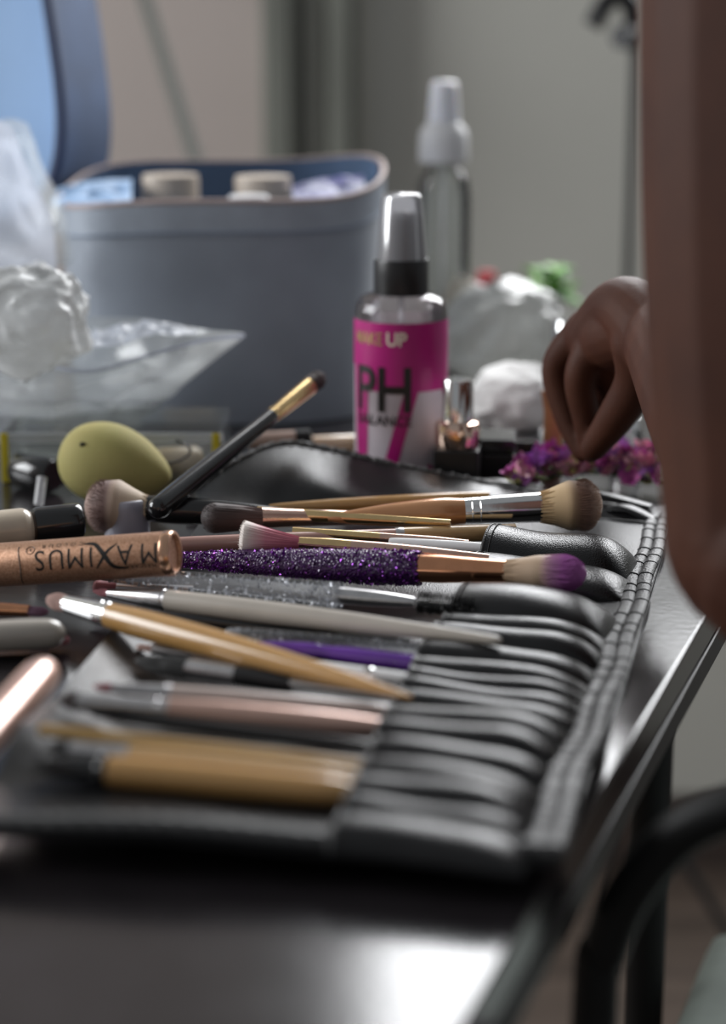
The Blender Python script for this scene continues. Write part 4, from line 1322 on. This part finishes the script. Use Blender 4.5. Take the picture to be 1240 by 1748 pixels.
# ------------------------------------------------------------------ pencils behind the hump
brush('lip_pencil', 'pinkish beige pencil behind the leather hump', P(424, 752, 18), P(532, 746, 19),
      [('body', mat('pink_beige', (0.55, 0.4, 0.33), 0.4, coat=0.3), [(0, 4.0), (0.05, 4.4), (0.75, 4.4)], {'round': False}), ('cap', BLACKSATIN, [(0.74, 4.7), (0.97, 4.7), (1.0, 3)], {'round': False})], cat='pencil', group=None)
brush('lip_gloss', 'beige gloss tube with black cap between hump and spray bottle', P(500, 762, 10), P(622, 756, 10),
      [('cap', BLACKSATIN, [(0, 3.5), (0.03, 5.0), (0.27, 5.0)], {'round': False}), ('body', mat('beige_gloss', (0.62, 0.44, 0.28), 0.25, coat=0.5), [(0.265, 5.6), (0.95, 5.6), (1.0, 4)], {'round': False})], cat='lip gloss', group=None)

# ------------------------------------------------------------------ tissues and wrappers on the right
q = P(862, 640, 0)
single('plastic_wrap', blob(q + Vector((0, 0.0, 0.027)), (0.040, 0.030, 0.034), 0.30, 1.7, 21, flat_bottom=T + 0.0005), clear('grey_wrap', tint=(0.9, 0.92, 0.9), milky=0.93, rough=0.3, milk_col=(0.86, 0.87, 0.84), ior=1.7), 'crumpled greyish plastic wrap heaped behind the white cloth', 'plastic wrap')
q = P(884, 752, 0)
single('cotton_cloth', blob(q + Vector((0, 0.012, 0.023)), (0.0285, 0.026, 0.0205), 0.16, 1.3, 31, flat_bottom=T + 0.008), mat('white_cotton', (0.88, 0.87, 0.85), 0.9, var=0.08, vscale=60, bump=0.5, bscale=250), 'soft white cotton cloth bunched up beside the hand', 'cloth')
mb = MB().box(P(886, 766, 0) + Vector((0, 0.012, 0.004)), (0.052, 0.05, 0.0075), 0.001)
single('compact_case', mb, BLACKGLOSS, 'flat black compact case under the white cotton cloth', 'compact', smooth=False)
q = P(790, 628, 0)
single('cotton_pad_pack', blob(q + Vector((0, 0, 0.034)), (0.017, 0.02, 0.034), 0.12, 1.3, 41, flat_bottom=T + 0.0005, ridge=False), mat('cream_pads', (0.66, 0.58, 0.5), 0.8, var=0.1), 'cream pack standing behind the magenta labelled bottle', 'pack')
q = P(829, 612, 0)
mb = MB().lathe([(0, 0.009), (0.05, 0.009), (0.052, 0.0075), (0.064, 0.0072), (0.066, 0.006), (0.0665, 0.0003)], 20, axis='Z', cx=q.x, cy=q.y, cz=q.z)
single('red_tube', mb, mat('red_cap', (0.5, 0.05, 0.06), 0.4), 'small red capped tube between the wraps at the back', 'tube')
# green ruffled scrunchie
q = P(940, 602, 0)
t = thing('green_foliage', 'bright green artificial leaf bunch at the back of the table', 'artificial plant', q)
part('stem', MB().tube([q, q + Vector((0, 0, 0.06))], 0.003, 8), mat('green_stem', (0.06, 0.2, 0.04), 0.5), t)
lm = MB().add([(0, -0.002, 0), (0.006, 0, 0.003), (0.016, 0.0, 0.004), (0.024, 0, 0.0), (0.016, -0.0, -0.001), (0.008, 0.007, 0.0), (0.016, 0.007, 0.001), (0.008, -0.007, 0.0), (0.016, -0.007, 0.001)],
              [(0, 5, 1), (0, 1, 7), (1, 5, 6, 2), (1, 2, 8, 7), (2, 6, 3), (2, 3, 8)])
lme = lm.mesh('leaf')
lme.materials.append(mat('fresh_green', (0.06, 0.34, 0.06), 0.45, col2=(0.2, 0.42, 0.06), vscale=30))
rng = random.Random(3)
for i in range(34):
    o = bpy.data.objects.new('leaf', lme)
    COL.objects.link(o)
    o.parent = t
    o.location = (rng.uniform(-0.008, 0.008), rng.uniform(-0.008, 0.008), rng.uniform(0.045, 0.066))
    o.rotation_euler = (rng.uniform(-0.5, 0.5), rng.uniform(-0.6, 0.5), rng.uniform(0, 6.28))
    o.scale = (rng.uniform(0.6, 0.95),) * 3

# floral hairpiece
q = P(985, 840, 0)
t = thing('floral_hairpiece', 'pink and purple artificial flower hairpiece lying under the hand', 'hairpiece', q)
ring_pts = spline([P(872, 838, 5), P(930, 815, 7), P(1010, 806, 8), P(1100, 815, 7), P(1180, 835, 6)], 40)
part('wire_band', MB().tube(ring_pts, 0.0012, 8), mat('green_wire', (0.07, 0.16, 0.05), 0.6), t)


def blossom_mesh(name, m):
    mb = MB()
    for k in range(6):
        a = k * math.pi / 3
        R_ = Matrix.Rotation(a, 3, 'Z') @ Matrix.Rotation(-0.5, 3, 'Y')
        pts = [(0, 0, 0), (0.0022, 0.0016, 0.0003), (0.0048, 0.0015, 0.001), (0.0058, 0, 0.0012), (0.0048, -0.0015, 0.001), (0.0022, -0.0016, 0.0003), (0.003, 0, -0.0004)]
        mb.add([R_ @ Vector(p) for p in pts], [(0, 1, 6), (1, 2, 6), (2, 3, 6), (3, 4, 6), (4, 5, 6), (5, 0, 6)])
    me = mb.mesh(name)
    me.materials.append(m)
    return me


BLM = [blossom_mesh('blossom', mat(n, c_, 0.6, col2=c2_, vscale=200)) for n, c_, c2_ in (('orchid_petal', (0.62, 0.13, 0.42), (0.45, 0.08, 0.34)), ('violet_petal', (0.36, 0.12, 0.5), (0.5, 0.2, 0.55)), ('blush_petal', (0.78, 0.45, 0.5), (0.66, 0.25, 0.4)))]
cm = MB().lathe([(-0.0012, 0.0002), (-0.0008, 0.001), (0.0003, 0.0014), (0.0012, 0.0008), (0.0014, 0.0002)], 8, axis='Z').mesh('flower_centre')
cm.materials.append(mat('pale_green_centre', (0.5, 0.5, 0.18), 0.6))
lsm = lm.mesh('leaf')
lsm.materials.append(mat('sage_leaf', (0.14, 0.24, 0.06), 0.5, col2=(0.3, 0.3, 0.08), vscale=40))
rng = random.Random(11)
for i in range(120):
    b = ring_pts[rng.randrange(2, 34)]
    loc = b + Vector((rng.uniform(-0.005, 0.005), rng.uniform(-0.014, 0.014), rng.uniform(0.0, 0.014)))
    o = bpy.data.objects.new('blossom', rng.choice(BLM))
    COL.objects.link(o)
    o.parent = t
    o.location = loc - q
    o.rotation_euler = (rng.uniform(-0.9, 1.2), rng.uniform(-0.9, 0.9), rng.uniform(0, 6))
    s = rng.uniform(0.9, 1.6)
    o.scale = (s, s, s)
    if i % 2 == 0:
        c_ = bpy.data.objects.new('flower_centre', cm)
        COL.objects.link(c_)
        c_.parent = o
        c_.location = (0, 0, 0.0006)
for i in range(26):
    b = ring_pts[rng.randrange(1, 36)]
    loc = b + Vector((rng.uniform(-0.006, 0.006), rng.uniform(-0.016, 0.008), rng.uniform(-0.002, 0.006)))
    o = bpy.data.objects.new('leaf', lsm)
    COL.objects.link(o)
    o.parent = t
    o.location = loc - q
    o.rotation_euler = (rng.uniform(-0.5, 0.5), rng.uniform(-0.6, 0.2), rng.uniform(0, 6.28))
    o.scale = (rng.uniform(0.25, 0.5),) * 3

# little glass jars and the orange stick by the hand
for u, v, r_, h_, lab in ((946, 800, 0.0085, 0.017, 'tiny clear glass jar behind the floral hairpiece left of the fingers'), (1078, 812, 0.009, 0.026, 'clear glass jar behind the hand beside the forearm')):
    q = P(u, v, 0) + Vector((0, 0.025, 0))
    t = thing('glass_jar', lab, 'jar', q)
    part('glass', MB().lathe([(0, r_ * 0.9), (0.001, r_), (h_ * 0.75, r_), (h_ * 0.85, r_ * 0.8), (h_ * 0.86, r_ * 0.7), (0.002, r_ * 0.85), (0.0018, 0.0003)], 28, axis='Z', cx=q.x, cy=q.y, cz=q.z), CLEAR, t)
    part('lid', MB().lathe([(h_ * 0.84, r_ * 0.86), (h_ * 1.08, r_ * 0.86), (h_ * 1.12, r_ * 0.75), (h_ * 1.122, 0.0002)], 28, axis='Z', cx=q.x, cy=q.y, cz=q.z), CHROME, t)
q = PD(948, 760, 1085)
mb = MB().tube([Vector((q.x - 0.001, 1.09, T + 0.0005)), PD(945, 700, 1088), PD(938, 665, 1090)], [0.0055, 0.0052, 0.0048], 16)
single('wooden_stick', mb, mat('orange_wood', (0.55, 0.27, 0.1), 0.5, var=0.2), 'orange brown stick standing between white cloth and fingers', 'stick')
q = PD(975, 548, 1230)
t = thing('glass_jar', 'jar with shiny chrome lid behind the wrist beside the green leaves', 'jar', (q.x, 1.23, T))
hh = q.z - T
part('glass', MB().lathe([(0, 0.011), (0.001, 0.012), (hh * 0.8, 0.012), (hh * 0.84, 0.009)], 28, axis='Z', cx=q.x, cy=1.23, cz=T), CLEAR, t)
part('lid', MB().lathe([(hh * 0.84, 0.0115), (hh, 0.0115), (hh + 0.002, 0.010), (hh + 0.0021, 0.0003)], 28, axis='Z', cx=q.x, cy=1.23, cz=T), CHROME, t)

# ------------------------------------------------------------------ person: arm and pinching hand
mb = MB()


def limb(pts, rad, sx=1.0, up=None, n=None, segs=18):
    n = n or len(pts) * 6
    sp_ = spline(pts, n)
    rr = [p.x for p in spline([Vector((r, 0, 0)) for r in rad], n)]
    mb.tube(sp_, [r * 0.001 for r in rr], segs, True, sx, 0.0, up)
    for p, r in ((sp_[0], rr[0]), (sp_[-1], rr[-1])):
        bm = bmesh.new()
        bmesh.ops.create_icosphere(bm, subdivisions=3, radius=r * 0.001 * min(1.0, sx))
        bm.verts.index_update()
        mb.add([v.co + p for v in bm.verts], [[v.index for v in f.verts] for f in bm.faces])
        bm.free()


elbow = Vector((0.149, 0.662, T + 0.072))
wrist = PD(1128, 580, 962)
shoulder = Vector((0.152, 0.700, T + 0.42))
limb([shoulder, shoulder.lerp(elbow, 0.35) + Vector((-0.006, 0, 0)), shoulder.lerp(elbow, 0.7) + Vector((-0.004, 0, 0)), elbow + Vector((0, 0, 0.01))], [57, 54, 52, 46])
limb([elbow, elbow.lerp(wrist, 0.22) + Vector((0.006, 0, -0.004)), elbow.lerp(wrist, 0.55), wrist], [40, 38, 29, 21], sx=0.9)
limb([elbow + Vector((0.0, -0.012, 0.004)), elbow + Vector((0.004, 0.03, -0.006))], [40, 38])
# wrist and back of the hand
kn = PD(1008, 572, 1016)
limb([wrist, PD(1084, 536, 984), PD(1052, 530, 1000), kn], [21, 18, 15.5, 13], sx=1.0)
limb([PD(1092, 560, 980), PD(1050, 575, 1000), PD(1010, 590, 1020)], [17, 17, 12])
limb([PD(1062, 590, 1004), PD(1040, 650, 1024), PD(1024, 690, 1040)], [13, 11, 9])
fing = {
    'index': ([PD(1030, 565, 1006), PD(992, 640, 1008), PD(1001, 715, 1010), PD(1010, 774, 1010)], [10.5, 8.6, 7.2, 5.2]),
    'middle': ([PD(1000, 562, 1020), PD(952, 626, 1030), PD(968, 708, 1026), PD(994, 772, 1018)], [10.5, 8.4, 7.2, 5.4]),
    'ring': ([PD(994, 574, 1036), PD(962, 640, 1054), PD(990, 696, 1052), PD(1022, 716, 1036)], [10.5, 8.2, 7, 5.4]),
    'pinky': ([PD(1008, 588, 1046), PD(996, 655, 1064), PD(1032, 692, 1056), PD(1052, 678, 1036)], [9.6, 7.6, 6.6, 5.2]),
    'thumb': ([PD(1098, 585, 968), PD(1088, 650, 974), PD(1052, 712, 986), PD(1013, 765, 998)], [16, 11.5, 9.6, 7]),
}
for k, (pts, rad) in fing.items():
    limb(pts, rad)
SKIN = mat('brown_skin', (0.072, 0.025, 0.0135), 0.6, col2=(0.055, 0.019, 0.011), vscale=35, bump=0.12, bscale=450, subs=0.05, spec=0.2)
t = thing('person', 'bare brown arm reaching over the table, fingers pinching at the flowers', 'person', (elbow.x, elbow.y, T))
body = part('arm_and_hand', mb, SKIN, t)
rm = body.modifiers.new('skin', 'REMESH')
rm.mode = 'VOXEL'
rm.voxel_size = 0.0014
rm.use_smooth_shade = True
sm = body.modifiers.new('soften', 'SMOOTH')
sm.factor = 0.5
sm.iterations = 5
tb, ti = fing['thumb'][0][2], fing['thumb'][0][3]
dr = (ti - tb).normalized()
nc = ti - dr * 0.004 + Vector((-0.0005, -0.0058, 0.0018))
mbn = MB()
bm = bmesh.new()
bmesh.ops.create_icosphere(bm, subdivisions=3, radius=1)
bm.verts.index_update()
Zn = Vector((-0.1, -1, 0.35)); Zn = (Zn - dr * Zn.dot(dr)).normalized()
Rn = Matrix((dr, Zn.cross(dr), Zn)).transposed()
mbn.add([nc + Rn @ Vector((v.co.x * 0.0065, v.co.y * 0.0045, v.co.z * 0.0012)) for v in bm.verts], [[v.index for v in f.verts] for f in bm.faces])
bm.free()
part('thumbnail', mbn, mat('nail', (0.42, 0.24, 0.2), 0.3, coat=0.5), t)
slv = MB().tube([shoulder + Vector((0.005, 0.003, 0.03)), shoulder.lerp(elbow, 0.10)], [0.066, 0.061], 32, caps=False)
so = part('sleeve', slv, mat('dark_shirt', (0.03, 0.03, 0.035), 0.9), t)
so.modifiers.new('thickness', 'SOLIDIFY').thickness = 0.003

# ------------------------------------------------------------------ light stand behind the table
sx_, sy_ = PD(1083, 250, 1840).x, 1.84
t = thing('light_stand', 'thin black light stand with clamp behind the hand', 'light stand', (sx_, sy_, 0))
part('pole', MB().tube([(sx_, sy_, 0.06), (sx_ - 0.002, sy_, 1.02)], 0.0042, 12), BLACKSATIN, t)
part('collar', MB().tube([(sx_, sy_, 0.52), (sx_, sy_, 0.56)], 0.009, 14), BLACKSATIN, t)
for k in range(3):
    a = D(100 + 120 * k)
    part('leg', MB().tube([(sx_, sy_, 0.30), (sx_ + 0.2 * math.cos(a), sy_ + 0.2 * math.sin(a), 0.008)], 0.005, 10), BLACKSATIN, t)
cl = MB().tube(spline([PD(1012, 45, 1835), PD(1030, 12, 1835), PD(1052, -8, 1836), PD(1076, 6, 1838), PD(1084, 40, 1840)], 30), 0.009, 12)
part('clamp', cl, BLACKSATIN, t)
part('knob', MB().tube([PD(1062, 62, 1820), PD(1084, 66, 1845)], [0.011, 0.011], 16), BLACKSATIN, t)

# ------------------------------------------------------------------ chair at the table's near right corner
CD, CR = Vector((0.334, 0.943, 0)), Vector((0.943, -0.334, 0))       # forwards and to the right of the chair
c0 = Vector((0.076, 0.602, 0))
PAINT = mat('black_paint', (0.008, 0.008, 0.008), 0.5, spec=0.25)


def ch(r, f, z):
    return c0 + CR * r + CD * f + Vector((0, 0, z))


t = thing('chair', 'black tubular chair with curved backrest and grey seat beside the table', 'chair', ch(0.2, 0.2, 0))
fr = [ch(0, 0, 0.0), ch(0, 0, 0.45), ch(0.001, 0, T - 0.075), ch(0.004, 0, T - 0.046), ch(0.014, 0, T - 0.020), ch(0.032, 0, T + 0.002), ch(0.062, 0, T + 0.016), ch(0.12, 0, T + 0.032),
      ch(0.21, 0, T + 0.044), ch(0.30, 0, T + 0.032), ch(0.36, 0, T + 0.016), ch(0.39, 0, T + 0.002), ch(0.406, 0, T - 0.02), ch(0.416, 0, T - 0.046), ch(0.419, 0, T - 0.075), ch(0.42, 0, 0.45), ch(0.42, 0, 0.0)]
part('back_frame', MB().tube(spline(fr, 160), 0.0078, 16), PAINT, t)
RC = Matrix((CR, CD, Vector((0, 0, 1)))).transposed()
part('back_pad', MB().box(ch(0.21, 0.0, T - 0.14), (0.385, 0.018, 0.12), 0.006, RC), mat('black_vinyl', (0.02, 0.02, 0.02), 0.5), t)
part('seat', MB().box(ch(0.176, 0.27, 0.452), (0.435, 0.50, 0.04), 0.016, RC), mat('grey_green_vinyl', (0.26, 0.3, 0.27), 0.5, var=0.1), t)
for rr in (0.03, 0.39):
    part('leg', MB().tube([ch(rr, 0.46, 0.432), ch(rr, 0.47, 0.0)], 0.009, 12), PAINT, t)
    part('seat_rail', MB().tube([ch(rr, 0.0, 0.424), ch(rr, 0.50, 0.424)], 0.008, 12), PAINT, t)
